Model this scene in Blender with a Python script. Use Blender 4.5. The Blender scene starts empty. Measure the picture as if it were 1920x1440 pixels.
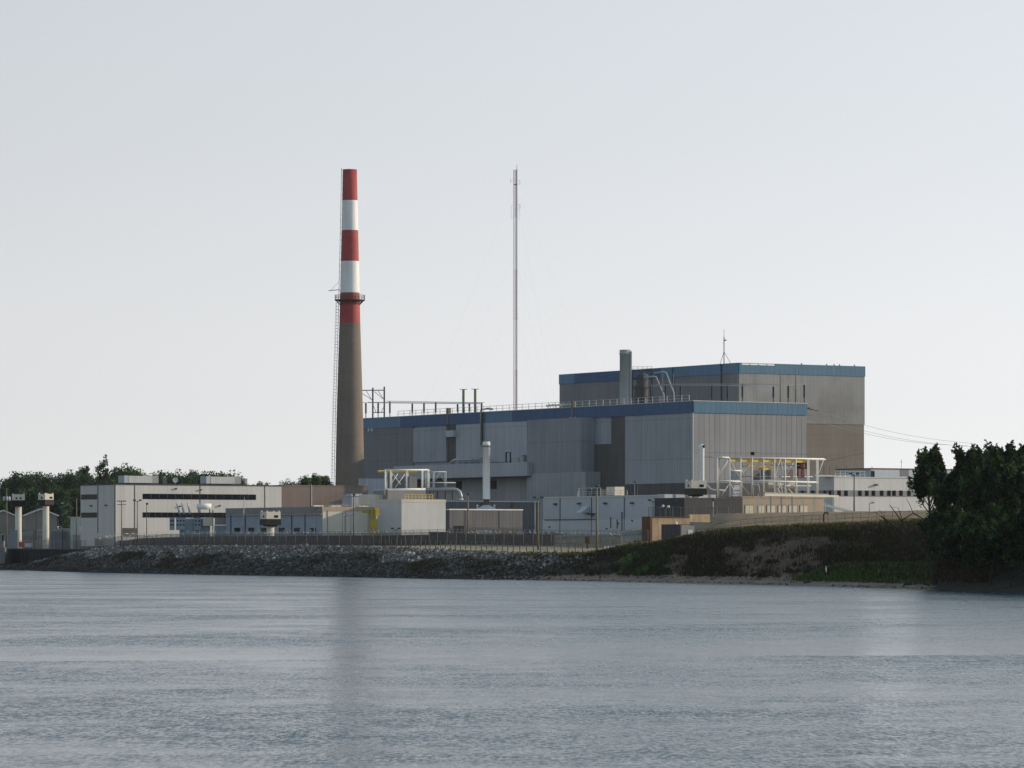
import bpy, math, random
import numpy as np
from mathutils import Vector, Matrix
random.seed(7)
rng = np.random.default_rng(11)
C = bpy.context.scene.collection
# ------------------------------------------------------------------ camera numbers (metres)
F = 7530.0      # focal length in photo pixels (1920 wide)
EYE = 5.4       # eye height above the river
HOR = 1025.0    # photo row of the horizon
def X_(px, Y): return (px - 960.0) * Y / F
def Z_(py, Y): return EYE - (py - HOR) * Y / F
def at(px, py, Y): return Vector((X_(px, Y), Y, Z_(py, Y)))

# ------------------------------------------------------------------ mesh builder
class MB:
    def __init__(s): s.v = []; s.f = []; s.m = []; s.sm = []
    def add(s, vs, fs, mi=0, smooth=False):
        b = len(s.v); s.v += [tuple(p) for p in vs]
        for f in fs:
            s.f.append(tuple(b + i for i in f)); s.m.append(mi); s.sm.append(smooth)
        return s
    def box(s, x0, x1, y0, y1, z0, z1, mi=0):
        if x0 > x1: x0, x1 = x1, x0
        if y0 > y1: y0, y1 = y1, y0
        if z0 > z1: z0, z1 = z1, z0
        vs = [(x0,y0,z0),(x1,y0,z0),(x1,y1,z0),(x0,y1,z0),(x0,y0,z1),(x1,y0,z1),(x1,y1,z1),(x0,y1,z1)]
        return s.add(vs, [(0,3,2,1),(4,5,6,7),(0,1,5,4),(1,2,6,5),(2,3,7,6),(3,0,4,7)], mi)
    def bar(s, p, q, w, h=None, mi=0):
        h = h or w; p = Vector(p); q = Vector(q); d = (q - p).normalized()
        up = Vector((0,0,1)) if abs(d.z) < .95 else Vector((1,0,0))
        a = d.cross(up).normalized(); b = a.cross(d).normalized()
        a *= w/2; b *= h/2
        vs = [p-a-b, p+a-b, p+a+b, p-a+b, q-a-b, q+a-b, q+a+b, q-a+b]
        return s.add(vs, [(0,1,2,3),(7,6,5,4),(0,4,5,1),(1,5,6,2),(2,6,7,3),(3,7,4,0)], mi)
    def tube(s, pts, rad, n=8, mi=0, caps=True, smooth=True):
        pts = [Vector(p) for p in pts]
        if not hasattr(rad, '__len__'): rad = [rad]*len(pts)
        vs = []; pa = None
        for i, p in enumerate(pts):
            d = (pts[min(i+1, len(pts)-1)] - pts[max(i-1, 0)]).normalized()
            if pa is None:
                up = Vector((0,0,1)) if abs(d.z) < .9 else Vector((1,0,0))
                a = d.cross(up).normalized()
            else:
                a = (pa - d*pa.dot(d)).normalized()
            pa = a; b = d.cross(a)
            for k in range(n):
                t = 2*math.pi*k/n
                vs.append(p + (a*math.cos(t) + b*math.sin(t))*rad[i])
        fs = []
        for i in range(len(pts)-1):
            for k in range(n):
                k2 = (k+1) % n
                fs.append((i*n+k, i*n+k2, (i+1)*n+k2, (i+1)*n+k))
        s.add(vs, fs, mi, smooth)
        if caps:
            b0 = len(s.v) - len(vs)
            s.f.append(tuple(b0+k for k in reversed(range(n)))); s.m.append(mi); s.sm.append(False)
            e = b0 + (len(pts)-1)*n
            s.f.append(tuple(e+k for k in range(n))); s.m.append(mi); s.sm.append(False)
        return s
    def lathe(s, prof, n=48, mis=None, cx=0, cy=0, cap=True, smooth=True):
        vs = []; fs = []
        for r, z in prof:
            for k in range(n):
                t = 2*math.pi*k/n
                vs.append((cx + r*math.cos(t), cy + r*math.sin(t), z))
        for i in range(len(prof)-1):
            fs = [(i*n+k, i*n+(k+1) % n, (i+1)*n+(k+1) % n, (i+1)*n+k) for k in range(n)]
            if i == 0: s.add(vs, fs, mis[i] if mis else 0, smooth); base = len(s.v)-len(vs)
            else:
                for f in fs:
                    s.f.append(tuple(base+j for j in f)); s.m.append(mis[i] if mis else 0); s.sm.append(smooth)
        if cap:
            e = base + (len(prof)-1)*n
            s.f.append(tuple(e+k for k in range(n))); s.m.append(mis[-1] if mis else 0); s.sm.append(False)
        return s
    def prism(s, poly, y0, y1, mi=0):      # polygon in (x,z) extruded along y
        n = len(poly)
        vs = [(x, y0, z) for x, z in poly] + [(x, y1, z) for x, z in poly]
        fs = [tuple(range(n)), tuple(reversed(range(n, 2*n)))]
        for i in range(n):
            j = (i+1) % n; fs.append((i, n+i, n+j, j))
        return s.add(vs, fs, mi)
    def build(s, name, mats, parent=None, label=None, loc=None):
        me = bpy.data.meshes.new(name); me.from_pydata(s.v, [], s.f)
        if not isinstance(mats, (list, tuple)): mats = [mats]
        for m in mats: me.materials.append(m)
        me.polygons.foreach_set('material_index', s.m)
        me.polygons.foreach_set('use_smooth', s.sm)
        me.update()
        o = bpy.data.objects.new(name, me); C.objects.link(o)
        if parent: o.parent = parent
        if label: o['label'] = label
        if loc is not None: o.location = loc
        return o

def np_mesh(name, V, Q, mat, parent=None, col=None, smooth=False):
    """V (n,3) verts, Q (m,k) faces of one size, col (n,3) vertex colour."""
    me = bpy.data.meshes.new(name); k = Q.shape[1]
    me.vertices.add(len(V)); me.vertices.foreach_set('co', V.astype(np.float32).ravel())
    me.loops.add(Q.size); me.loops.foreach_set('vertex_index', Q.astype(np.int32).ravel())
    me.polygons.add(len(Q))
    me.polygons.foreach_set('loop_start', np.arange(0, Q.size, k, dtype=np.int32))
    me.polygons.foreach_set('loop_total', np.full(len(Q), k, dtype=np.int32))
    if smooth: me.polygons.foreach_set('use_smooth', np.ones(len(Q), dtype=bool))
    if col is not None:
        a = me.color_attributes.new('tint', 'FLOAT_COLOR', 'POINT')
        c4 = np.ones((len(V), 4), dtype=np.float32); c4[:, :3] = col
        a.data.foreach_set('color', c4.ravel())
    me.update(); me.validate()
    me.materials.append(mat)
    o = bpy.data.objects.new(name, me); C.objects.link(o)
    if parent: o.parent = parent
    return o

def tag(o, label=None, cat=None, group=None, kind=None):
    if label: o['label'] = label
    if cat: o['category'] = cat
    if group: o['group'] = group
    if kind: o['kind'] = kind
    return o
def thing(name, label, cat, loc=(0,0,0), rz=0.0, group=None):
    o = bpy.data.objects.new(name, None); C.objects.link(o)
    o.empty_display_size = .5
    o.location = loc; o.rotation_euler = (0,0,rz)
    return tag(o, label, cat, group)
def dup(root, loc, rz=None, label=None, scale=None):
    r = root.copy(); C.objects.link(r); r.location = loc
    if rz is not None: r.rotation_euler = (0,0,rz)
    if scale: r.scale = (scale,)*3 if not hasattr(scale, '__len__') else scale
    if label: r['label'] = label
    for ch in list(root.children):
        c = ch.copy(); C.objects.link(c); c.parent = r
        for g in ch.children:
            d = g.copy(); C.objects.link(d); d.parent = c
    return r

# ------------------------------------------------------------------ materials
def new_mat(name):
    m = bpy.data.materials.new(name); m.use_nodes = True
    nt = m.node_tree; b = nt.nodes['Principled BSDF']
    return m, nt, b
def N(nt, t, **kw):
    n = nt.nodes.new(t)
    for k, v in kw.items():
        if k.startswith('i_'):
            key = k[2:]; key = int(key) if key.isdigit() else key
            n.inputs[key].default_value = v
        else: setattr(n, k, v)
    return n
def math_(nt, op, a, b=None, c=None):
    n = nt.nodes.new('ShaderNodeMath'); n.operation = op
    for i, x in enumerate((a, b, c)):
        if x is None: continue
        if isinstance(x, (int, float)): n.inputs[i].default_value = x
        else: nt.links.new(x, n.inputs[i])
    return n.outputs[0]
def mixc(nt, fac, a, b, mode='MIX'):
    n = nt.nodes.new('ShaderNodeMix'); n.data_type = 'RGBA'; n.blend_type = mode
    for i, x in ((0, fac), (6, a), (7, b)):
        if isinstance(x, (int, float)): n.inputs[i].default_value = x
        elif isinstance(x, tuple): n.inputs[i].default_value = (*x, 1) if len(x) == 3 else x
        else: nt.links.new(x, n.inputs[i])
    return n.outputs[2]
def noise(nt, vec, scale, detail=3, rough=.55):
    n = N(nt, 'ShaderNodeTexNoise', i_Scale=scale, i_Detail=detail, i_Roughness=rough)
    nt.links.new(vec, n.inputs['Vector']); return n.outputs['Fac']
def remap(nt, v, a, b, c=0., d=1.):
    n = N(nt, 'ShaderNodeMapRange'); n.clamp = True
    nt.links.new(v, n.inputs[0])
    for i, x in enumerate((a, b, c, d)): n.inputs[i+1].default_value = x
    return n.outputs[0]
def mat(name, col, rough=.75, var=.12, scale=.35, ribs=0., ribdark=.78, seams=0., streak=0., grain=.06,
        metal=0., spec=.3, patch=None, patchscale=.08, bump=0.):
    """weathered surface: broad tone drift, fine grain, optional pressed ribs, horizontal seams, run-down streaks"""
    m, nt, b = new_mat(name); L = nt.links.new
    co = N(nt, 'ShaderNodeTexCoord').outputs['Object']
    sp = N(nt, 'ShaderNodeSeparateXYZ'); L(co, sp.inputs[0])
    x, y, z = sp.outputs
    c = tuple(col)
    base = c
    n1 = noise(nt, co, scale, 4)
    f = remap(nt, n1, .3, .7, 1-var, 1+var)
    n2 = noise(nt, co, 6.0, 2)
    f = math_(nt, 'MULTIPLY', f, remap(nt, n2, .3, .7, 1-grain, 1+grain))
    if streak:
        mp = N(nt, 'ShaderNodeMapping'); mp.inputs['Scale'].default_value = (1.3, 1.3, .06); L(co, mp.inputs[0])
        n3 = noise(nt, mp.outputs[0], 1.0, 4, .65)
        f = math_(nt, 'MULTIPLY', f, remap(nt, n3, .45, .75, 1., 1-streak))
    hb = None
    if ribs:
        s = math_(nt, 'ADD', x, y)
        fr = math_(nt, 'FRACT', math_(nt, 'DIVIDE', s, ribs))
        line = math_(nt, 'LESS_THAN', fr, .16)
        f = math_(nt, 'MULTIPLY', f, math_(nt, 'SUBTRACT', 1., math_(nt, 'MULTIPLY', line, 1-ribdark)))
        cell = math_(nt, 'FLOOR', math_(nt, 'DIVIDE', s, ribs))
        wn = N(nt, 'ShaderNodeTexWhiteNoise', noise_dimensions='1D'); L(cell, wn.inputs['W'])
        f = math_(nt, 'MULTIPLY', f, remap(nt, wn.outputs[0], 0, 1, .95, 1.05))
    if seams:
        fr = math_(nt, 'FRACT', math_(nt, 'DIVIDE', z, seams))
        line = math_(nt, 'LESS_THAN', fr, .035)
        f = math_(nt, 'MULTIPLY', f, math_(nt, 'SUBTRACT', 1., math_(nt, 'MULTIPLY', line, .14)))
    if patch:
        n4 = noise(nt, co, patchscale, 5, .6)
        base = mixc(nt, remap(nt, n4, .48, .62), c, tuple(patch))
    vm = N(nt, 'ShaderNodeVectorMath', operation='SCALE')
    if isinstance(base, tuple): vm.inputs[0].default_value = base
    else: L(base, vm.inputs[0])
    L(f, vm.inputs['Scale'])
    L(vm.outputs[0], b.inputs['Base Color'])
    b.inputs['Roughness'].default_value = rough
    b.inputs['Metallic'].default_value = metal
    b.inputs['Specular IOR Level'].default_value = spec
    if bump:
        bp = N(nt, 'ShaderNodeBump', i_Strength=.6, i_Distance=bump); L(n2, bp.inputs['Height']); L(bp.outputs[0], b.inputs['Normal'])
    return m
def tint_mat(name, rough=.9, trans=0., spec=.15, var=.25, gain=1.0):
    m, nt, b = new_mat(name); L = nt.links.new
    a = N(nt, 'ShaderNodeAttribute', attribute_name='tint')
    co = N(nt, 'ShaderNodeTexCoord').outputs['Object']
    f = remap(nt, noise(nt, co, 1.2, 2), .3, .7, (1-var)*gain, (1+var)*gain)
    vm = N(nt, 'ShaderNodeVectorMath', operation='SCALE'); L(a.outputs['Color'], vm.inputs[0]); L(f, vm.inputs['Scale'])
    L(vm.outputs[0], b.inputs['Base Color']); b.inputs['Roughness'].default_value = rough
    b.inputs['Specular IOR Level'].default_value = spec
    if trans:
        t = N(nt, 'ShaderNodeBsdfTranslucent'); L(vm.outputs[0], t.inputs[0])
        mx = N(nt, 'ShaderNodeMixShader', i_0=trans); L(b.outputs[0], mx.inputs[1]); L(t.outputs[0], mx.inputs[2])
        L(mx.outputs[0], nt.nodes['Material Output'].inputs[0])
    return m
M = {}
def P(key, *a, **k): M[key] = mat(key, *a, **k)
P('white_paint', (.76,.755,.74), .6, .07, .25, streak=.22)
P('red_paint', (.36,.068,.066), .7, .16, .3, streak=.26, grain=.1)
P('red_brown', (.28,.085,.06), .75, .12, .3)
P('stack_concrete', (.20,.165,.135), .9, .10, .12, streak=.14, seams=2.3, grain=.08)
P('dark_steel', (.055,.06,.065), .6, .15, .6)
P('grey_steel', (.30,.31,.32), .5, .12, .6)
P('white_steel', (.72,.70,.65), .55, .10, .5, streak=.12)
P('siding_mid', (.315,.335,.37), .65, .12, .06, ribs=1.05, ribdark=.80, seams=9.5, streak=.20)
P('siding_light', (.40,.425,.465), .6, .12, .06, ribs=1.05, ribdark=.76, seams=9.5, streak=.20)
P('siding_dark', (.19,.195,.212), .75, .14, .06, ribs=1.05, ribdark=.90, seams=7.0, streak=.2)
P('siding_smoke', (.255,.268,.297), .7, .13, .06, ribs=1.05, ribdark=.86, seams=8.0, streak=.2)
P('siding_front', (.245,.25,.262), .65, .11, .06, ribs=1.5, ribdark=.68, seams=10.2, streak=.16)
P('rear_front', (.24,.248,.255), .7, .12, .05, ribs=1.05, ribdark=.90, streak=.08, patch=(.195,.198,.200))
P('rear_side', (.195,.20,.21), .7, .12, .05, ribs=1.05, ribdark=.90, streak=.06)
P('concrete_brown', (.185,.165,.142), .9, .10, .12, streak=.14, seams=3.0)
P('concrete_dark', (.105,.100,.098), .9, .14, .15, streak=.2, seams=2.5)
P('blue_dark', (.040,.095,.20), .55, .07, .1, ribs=1.05, ribdark=.93)
P('blue_mid', (.085,.185,.295), .5, .08, .1, ribs=1.05, ribdark=.72)
P('blue_front', (.062,.150,.235), .5, .07, .1, ribs=1.5, ribdark=.80)
P('lean_blue', (.36,.39,.43), .5, .08, .1, ribs=.9, ribdark=.62)
P('roof_grey', (.25,.25,.245), .9, .15, .1)
P('tan_wall', (.56,.545,.525), .7, .05, .1, ribs=1.2, ribdark=.93, streak=.05)
P('brown_block', (.20,.16,.14), .9, .10, .2, seams=1.0, grain=.1, streak=.1)
P('window_glass', (.010,.012,.016), .2, .1, .5, spec=.06)
P('blue_wall', (.285,.335,.40), .7, .07, .15, streak=.08)  # blue of the shade is put into this wall colour
P('cream_wall', (.60,.55,.47), .75, .06, .15, streak=.08)
P('white_block', (.58,.57,.555), .85, .05, .15, streak=.10)
P('grey_block', (.25,.245,.24), .9, .10, .2, streak=.12)
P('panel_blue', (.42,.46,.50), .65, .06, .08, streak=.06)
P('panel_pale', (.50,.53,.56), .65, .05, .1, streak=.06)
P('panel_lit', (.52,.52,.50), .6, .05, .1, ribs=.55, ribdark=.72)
P('dark_clad', (.055,.052,.058), .7, .12, .2, ribs=.8, ribdark=.75, streak=.1)
P('dim_clad', (.135,.13,.135), .7, .12, .2, ribs=.9, ribdark=.8, streak=.15)  # dark tone stands for the hall's shade on the low buildings
P('brick_tan', (.42,.335,.255), .9, .08, .3, seams=.5, grain=.1, streak=.08)
P('louvre', (.72,.66,.52), .7, .06, .4)
P('rust', (.42,.31,.20), .95, .16, .35, streak=.40, patch=(.48,.37,.25), patchscale=.4)
P('rust_dark', (.13,.07,.045), .95, .2, .5, streak=.3)
P('yellow', (.66,.46,.10), .6, .12, .5, streak=.15)
P('olive_yellow', (.33,.27,.045), .65, .12, .5, streak=.15)
P('timber', (.20,.165,.13), .9, .2, .5, streak=.1)
P('galv', (.36,.37,.38), .45, .12, .8, metal=.3)
P('sheet_pile', (.026,.028,.034), .8, .25, .3, ribs=1.0, ribdark=.6, streak=.3)
P('pier', (.24,.22,.22), .9, .2, .3, streak=.3, patch=(.15,.19,.22), patchscale=.3)
P('tower_cream', (.66,.60,.50), .75, .06, .3, streak=.06)
P('tower_black', (.008,.008,.009), .6, .2, .5)
P('house_wall', (.25,.225,.195), .8, .06, .3)
P('house_roof', (.17,.17,.18), .9, .1, .4)
P('transformer', (.26,.31,.37), .6, .10, .3, streak=.1)
P('tank_white', (.85,.83,.78), .45, .04, .3)
P('vent_green', (.33,.37,.37), .6, .07, .2, streak=.10)
P('fence_steel', (.17,.17,.17), .6, .15, .8)
P('barrier', (.11,.092,.085), .9, .2, .2, streak=.2, seams=1.0)
P('insulator', (.03,.028,.03), .4, .1, .5)
P('wire', (.22,.22,.23), .6, .05, .5)
P('bark', (.045,.036,.028), .95, .3, 1.2)
P('deadwood', (.10,.085,.07), .95, .2, 1.2)
P('log', (.22,.20,.18), .95, .2, 1.2)
P('mast_white', (.33,.33,.34), .6, .05, .5)
P('mast_red', (.15,.030,.028), .6, .08, .5)
P('orange_red', (.48,.12,.07), .7, .1, .5)
P('grey_red', (.22,.10,.09), .7, .2, .5)

# chain-link: a fine woven sheet that lets most of the view through
def chain_mat(name, col, cover):
    m, nt, b = new_mat(name); L = nt.links.new
    b.inputs['Base Color'].default_value = (*col, 1); b.inputs['Roughness'].default_value = .6
    b.inputs['Metallic'].default_value = .2
    co = N(nt, 'ShaderNodeTexCoord').outputs['Object']
    t = N(nt, 'ShaderNodeBsdfTransparent')
    fac = remap(nt, noise(nt, co, .8, 3), .3, .7, cover*.75, cover*1.25)
    mx = N(nt, 'ShaderNodeMixShader'); L(fac, mx.inputs[0]); L(t.outputs[0], mx.inputs[1]); L(b.outputs[0], mx.inputs[2])
    L(mx.outputs[0], nt.nodes['Material Output'].inputs[0]); return m
M['chain_link'] = chain_mat('chain_link', (.06,.058,.056), .40)
M['chain_thin'] = chain_mat('chain_thin', (.10,.10,.10), .20)
m_, nt_, b_ = new_mat('razor_metal'); b_.inputs['Base Color'].default_value = (.6,.58,.55,1); b_.inputs['Metallic'].default_value = .9; b_.inputs['Roughness'].default_value = .22
M['razor_metal'] = m_
M['leaf_near'] = tint_mat('leaf_near', .75, .30, .25)
M['leaf_far'] = tint_mat('leaf_far', .85, .25, .1)
M['grass'] = tint_mat('grass', .9, .25, .1)
M['rock'] = tint_mat('rock', .95, 0., .2)
SUN_E=3.7; SKY_AIR=1.0; SKY_DUST=.3; SKY_OZ=1.0; SKY_SAT=.15; SKY_STR=.10; SKY_MIX=.5; VEIL_LOW=(5.5,5.52,5.70); VEIL_TOP=(1.4,2.85,4.1); HAZE=0.00002; EXPO=0.0
# ------------------------------------------------------------------ shoreline and terrain
_sl = [(-60,1066.5),(0,1068.5),(60,1070),(150,1073),(400,1078),(600,1081),(800,1085),(1000,1088),(1300,1094),(1500,1098.5),(1700,1104.5),(1800,1108.5),(1920,1113.5),(2200,1124)]
_sh = np.array([(X_(px, F*EYE/(py-HOR)), F*EYE/(py-HOR)) for px, py in _sl])
TD = np.array([-.349, .937]); ND = np.array([.937, .349])
_ss = _sh @ TD; _sn = _sh @ ND
_o = np.argsort(_ss); _ss = _ss[_o]; _sn = _sn[_o]
_ss = np.concatenate([[_ss[0]-600], _ss, [_ss[-1]+2600]]); _sn = np.concatenate([[_sn[0]-10], _sn, [_sn[-1]-20]])
def sn_of(x, y):
    s = x*TD[0] + y*TD[1]; return s, x*ND[0] + y*ND[1] - np.interp(s, _ss, _sn)
def xy_of(s, n):
    q = n + np.interp(s, _ss, _sn)
    return s*TD[0] + q*ND[0], s*TD[1] + q*ND[1]
def ray_n(px, n):
    """where the view column of pixel px is n metres inland"""
    lo, hi = 300., 3000.
    k = (px-960)/F
    for _ in range(50):
        mid = (lo+hi)/2
        if sn_of(k*mid, mid)[1] < n: lo = mid
        else: hi = mid
    return k*lo, lo
# controls along the shore: (px, crest inland distance, crest row in photo, beach width, beach height, interior height)
_ct = [(-400,9,1029,.4,.4,6.0),(20,9,1062,.4,.4,5.0),(60,9,1058,.4,.4,5.2),(100,9,1046,.4,.4,5.6),(150,10,1033,.4,.4,6.6),(200,11,1027,.4,.4,7.4),(300,11.5,1024.5,.4,.4,7.6),
       (600,12,1024.5,.4,.4,7.6),(720,12,1026,.4,.4,7.4),(800,12,1030,.4,.4,7.2),(900,12,1034,.5,.3,7.0),(1000,12.5,1037,1.2,.3,6.9),
       (1080,13,1038,2.0,.35,6.9),(1125,14,1034,3.0,.45,6.9),(1180,17,1021,3.5,.5,7.0),(1240,19,1016,4.8,.7,7.2),(1285,20,1006,5.2,.75,8.2),(1330,21,997,5.6,.8,10.0),
       (1400,22,990,5.6,.8,11.2),(1500,22,985,5.6,.8,11.5),(1700,22,977,5.6,.85,12.0),(1900,20,973,5,.8,12.2),(2300,20,960,5,.8,12.2)]
_cs = []; _cv = []
for px, nc, py, nb, zb, zi in _ct:
    x, y = ray_n(px, nc); _cs.append(sn_of(x, y)[0]); _cv.append((nc, Z_(py, y), nb, zb, zi))
_cs = np.array(_cs); _cv = np.array(_cv); _o = np.argsort(_cs); _cs = _cs[_o]; _cv = _cv[_o]
def ctl(s): return [np.interp(s, _cs, _cv[:, k]) for k in range(5)]
def sstep(v, a, b):
    t = min(1., max(0., (v-a)/(b-a))); return t*t*(3-2*t)
S_WALL = sn_of(*ray_n(158, 9.2))[0]       # the sheet pile wall begins here and runs on along the shore
def zprof(s, n):
    nc, zc, nb, zb, zi = ctl(s)
    if s > S_WALL:                           # behind the sheet piles the yard is level, then a dry slope climbs to the houses
        if n > 9.6: return 4.75 + (zi-4.75)*min(1, max(0, (n-14)/50)) + 5.0*sstep(n, 25, 40)*sstep(s, 915, 960) + max(0, n-150)*.004
        if n > 9.6: return 4.75 + (zi-4.75)*min(1, max(0, (n-14)/50)) + max(0, n-150)*.004
    if n <= 0: return n*.25
    if n <= nb: return zb*n/nb
    if n <= nc:
        t = (n-nb)/(nc-nb); t2 = t + .10*math.sin(t*math.pi)*(1 if zc > 7 else .35)
        return zb + (zc-zb)*t2
    zk = zc + .12
    x, y = xy_of(s, n); zi = max(zi, 7.0 + 4.5*sstep(x - 32 - .025*(y-700), -2.2, 2.0))      # the yard steps up behind the rusty wall
    if n <= nc+6: return zc + .12*(n-nc)/6
    if n <= 75: 
        t = (n-nc-6)/(75-nc-6); return zk + (max(zi, zk)-zk)*(t*t*(3-2*t)*.5+t*.5)
    return max(zi, zk) + max(0, n-150)*.004
def ground_z(x, y):
    s, n = sn_of(x, y); return zprof(s, n)
def bare_soil(px, t):
    w = .10*math.sin(px*.09+t*9) + .08*math.sin(px*.21-t*17) + .06*math.sin(px*.043)
    d1 = ((px-1455)/95)**2 + ((t-.30)/.30)**2; d2 = ((px-1520)/60)**2 + ((t-.55)/.14)**2; d3 = ((px-1272)/26)**2 + ((t-.25)/.25)**2
    return min(d1, d2, d3) < 1 + 3*w
s_list = np.concatenate([np.arange(-420, 180, 40), np.arange(180, 360, 6), np.arange(360, 1120, 2.5), np.arange(1120, 1500, 20), np.arange(1500, 3400, 150)])
s_list = np.unique(np.concatenate([s_list, [S_WALL-.05, S_WALL+.05]]))
n_list = np.array([-30,-8,-2,0,.4,1,1.8,2.6,3.4,4.3,5,6,7,8,9,9.55,9.65,10.4,11,11.6,12.2,13,14,15,16,17,18,19,20,21,22,23,24.5,26,28,31,35,40,46,52,58,66,75,90,110,150,220,350,600,1000,1800,3200.])
V = []; col = []
for s in s_list:
    nc, zc, nb, zb, zi = ctl(s)
    for n in n_list:
        x, y = xy_of(s, n)
        z = zprof(s, n)
        hill = 1.0 if zc > 5.6 and nb < n < nc+1 and s < _cs[-1] and nb > 2.2 else 0.
        if 0 < n < 150: z += (.10 if n > 1 else .02)*math.sin(s*.9+n*.7)*math.sin(n*1.3-s*.31) + .45*hill*math.sin(s*.21+n*.33)*math.sin(n*.51+s*.09)*math.sin(math.pi*(n-nb)/(nc+1-nb))
        V.append((x, y, z))
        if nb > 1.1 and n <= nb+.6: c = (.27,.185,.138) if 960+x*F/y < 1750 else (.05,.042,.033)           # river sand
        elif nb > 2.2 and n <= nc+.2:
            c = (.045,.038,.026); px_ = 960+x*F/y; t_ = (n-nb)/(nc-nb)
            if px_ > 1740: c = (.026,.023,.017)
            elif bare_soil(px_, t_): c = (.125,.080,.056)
        elif False: c = (0,0,0)          # soil of the grown bank
        elif n <= nc-.3: c = (.10,.095,.085)                        # under the rocks
        elif z > 8.3 and n < 90 and s < 760: c = (.30,.215,.14)
        elif n < 33 and zc < 5.35 and s < S_WALL-20: c = (.42,.335,.215)
        elif n <= nc+6: c = (.33,.27,.185) if nb > .41 or zc < 5 else (.30,.27,.22)   # gravel track, dry grass
        elif n < 60: c = (.17,.155,.13) if zi < 9 else (.23,.185,.13)
        elif s > 905: c = (.24,.19,.13)
        else: c = (.20,.19,.17)
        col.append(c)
V = np.array(V); ns, nn = len(s_list), len(n_list)
ii, jj = np.meshgrid(np.arange(ns-1), np.arange(nn-1), indexing='ij'); a = (ii*nn+jj).ravel()
Q = np.stack([a, a+1, a+nn+1, a+nn], 1)[:, ::-1]
gm, nt, b = new_mat('earth'); L = nt.links.new
at_ = N(nt, 'ShaderNodeAttribute', attribute_name='tint'); co = N(nt, 'ShaderNodeTexCoord').outputs['Object']
f1 = remap(nt, noise(nt, co, .25, 5), .3, .7, .72, 1.28); f2 = remap(nt, noise(nt, co, 3.0, 4, .7), .3, .7, .75, 1.25)
vm = N(nt, 'ShaderNodeVectorMath', operation='SCALE'); L(at_.outputs['Color'], vm.inputs[0]); L(math_(nt, 'MULTIPLY', f1, f2), vm.inputs['Scale'])
L(vm.outputs[0], b.inputs['Base Color']); b.inputs['Roughness'].default_value = .95; b.inputs['Specular IOR Level'].default_value = .1
bp = N(nt, 'ShaderNodeBump', i_Strength=.8, i_Distance=.25); L(noise(nt, co, 1.6, 5, .7), bp.inputs['Height']); L(bp.outputs[0], b.inputs['Normal'])
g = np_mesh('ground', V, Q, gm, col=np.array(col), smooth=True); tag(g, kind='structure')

# ------------------------------------------------------------------ river
wm, nt, b = new_mat('river_water'); L = nt.links.new
b.inputs['Base Color'].default_value = (.050,.075,.092,1); b.inputs['IOR'].default_value = 1.33
co = N(nt, 'ShaderNodeTexCoord').outputs['Object']
def stretched(sx, sy, scale, detail, rough=.55, color=False, rot=0.):
    mp = N(nt, 'ShaderNodeMapping'); mp.inputs['Scale'].default_value = (sx, sy, 1); mp.inputs['Rotation'].default_value = (0,0,rot)
    L(co, mp.inputs[0]); n = N(nt, 'ShaderNodeTexNoise', i_Scale=scale, i_Detail=detail, i_Roughness=rough); L(mp.outputs[0], n.inputs['Vector'])
    return n.outputs['Color' if color else 'Fac']
def vmath(op, a, bb=None, sc=None):
    n = N(nt, 'ShaderNodeVectorMath', operation=op)
    for i, x in enumerate((a, bb)):
        if x is None: continue
        if isinstance(x, tuple): n.inputs[i].default_value = x
        else: L(x, n.inputs[i])
    if sc is not None:
        if isinstance(sc, (int, float)): n.inputs['Scale'].default_value = sc
        else: L(sc, n.inputs['Scale'])
    return n.outputs[0]
# wind patches: smooth lanes and ruffled lanes
wind = math_(nt, 'ADD', math_(nt, 'MULTIPLY', stretched(.030, .030, 1., 6, .62), .62), math_(nt, 'MULTIPLY', stretched(.13, .12, 1., 4, .6, rot=.06), .38))
sep = N(nt, 'ShaderNodeSeparateXYZ'); L(co, sep.inputs[0]); wx, wy = sep.outputs[0], sep.outputs[1]
wob = math_(nt, 'MULTIPLY', math_(nt, 'SUBTRACT', stretched(.12, .05, 1., 4, .65), .5), 7.)
def lane(y0, slope, near, far, amt):        # smooth water beside a current line
    d = math_(nt, 'ADD', math_(nt, 'SUBTRACT', math_(nt, 'SUBTRACT', wy, y0), math_(nt, 'MULTIPLY', wx, slope)), wob)
    return math_(nt, 'MULTIPLY', math_(nt, 'MULTIPLY', remap(nt, d, -.4, .4), remap(nt, d, near, far, 1., 0.)), amt)
calm = math_(nt, 'ADD', lane(195, .26, 4, 46, .80), math_(nt, 'ADD', lane(150, -.22, 1.5, 13, .5), lane(412, -.25, 2, 40, .5)))
ruff = math_(nt, 'MULTIPLY', remap(nt, wind, .39, .60, .12, 1.), math_(nt, 'SUBTRACT', 1., math_(nt, 'MINIMUM', calm, 1.)))
fine = vmath('SUBTRACT', stretched(2.0, 1.1, 1.6, 4, .66, True), (.5,.5,.5))
mid = vmath('SUBTRACT', stretched(1.0, 1.0, .6, 3, .6, True), (.5,.5,.5))
tilt = vmath('ADD', vmath('SCALE', fine, sc=.10), vmath('SCALE', mid, sc=.06))
nrm = vmath('NORMALIZE', vmath('ADD', vmath('MULTIPLY', tilt, (3.4,1,0)), (0,0,1)))
L(nrm, b.inputs['Normal'])
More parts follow.
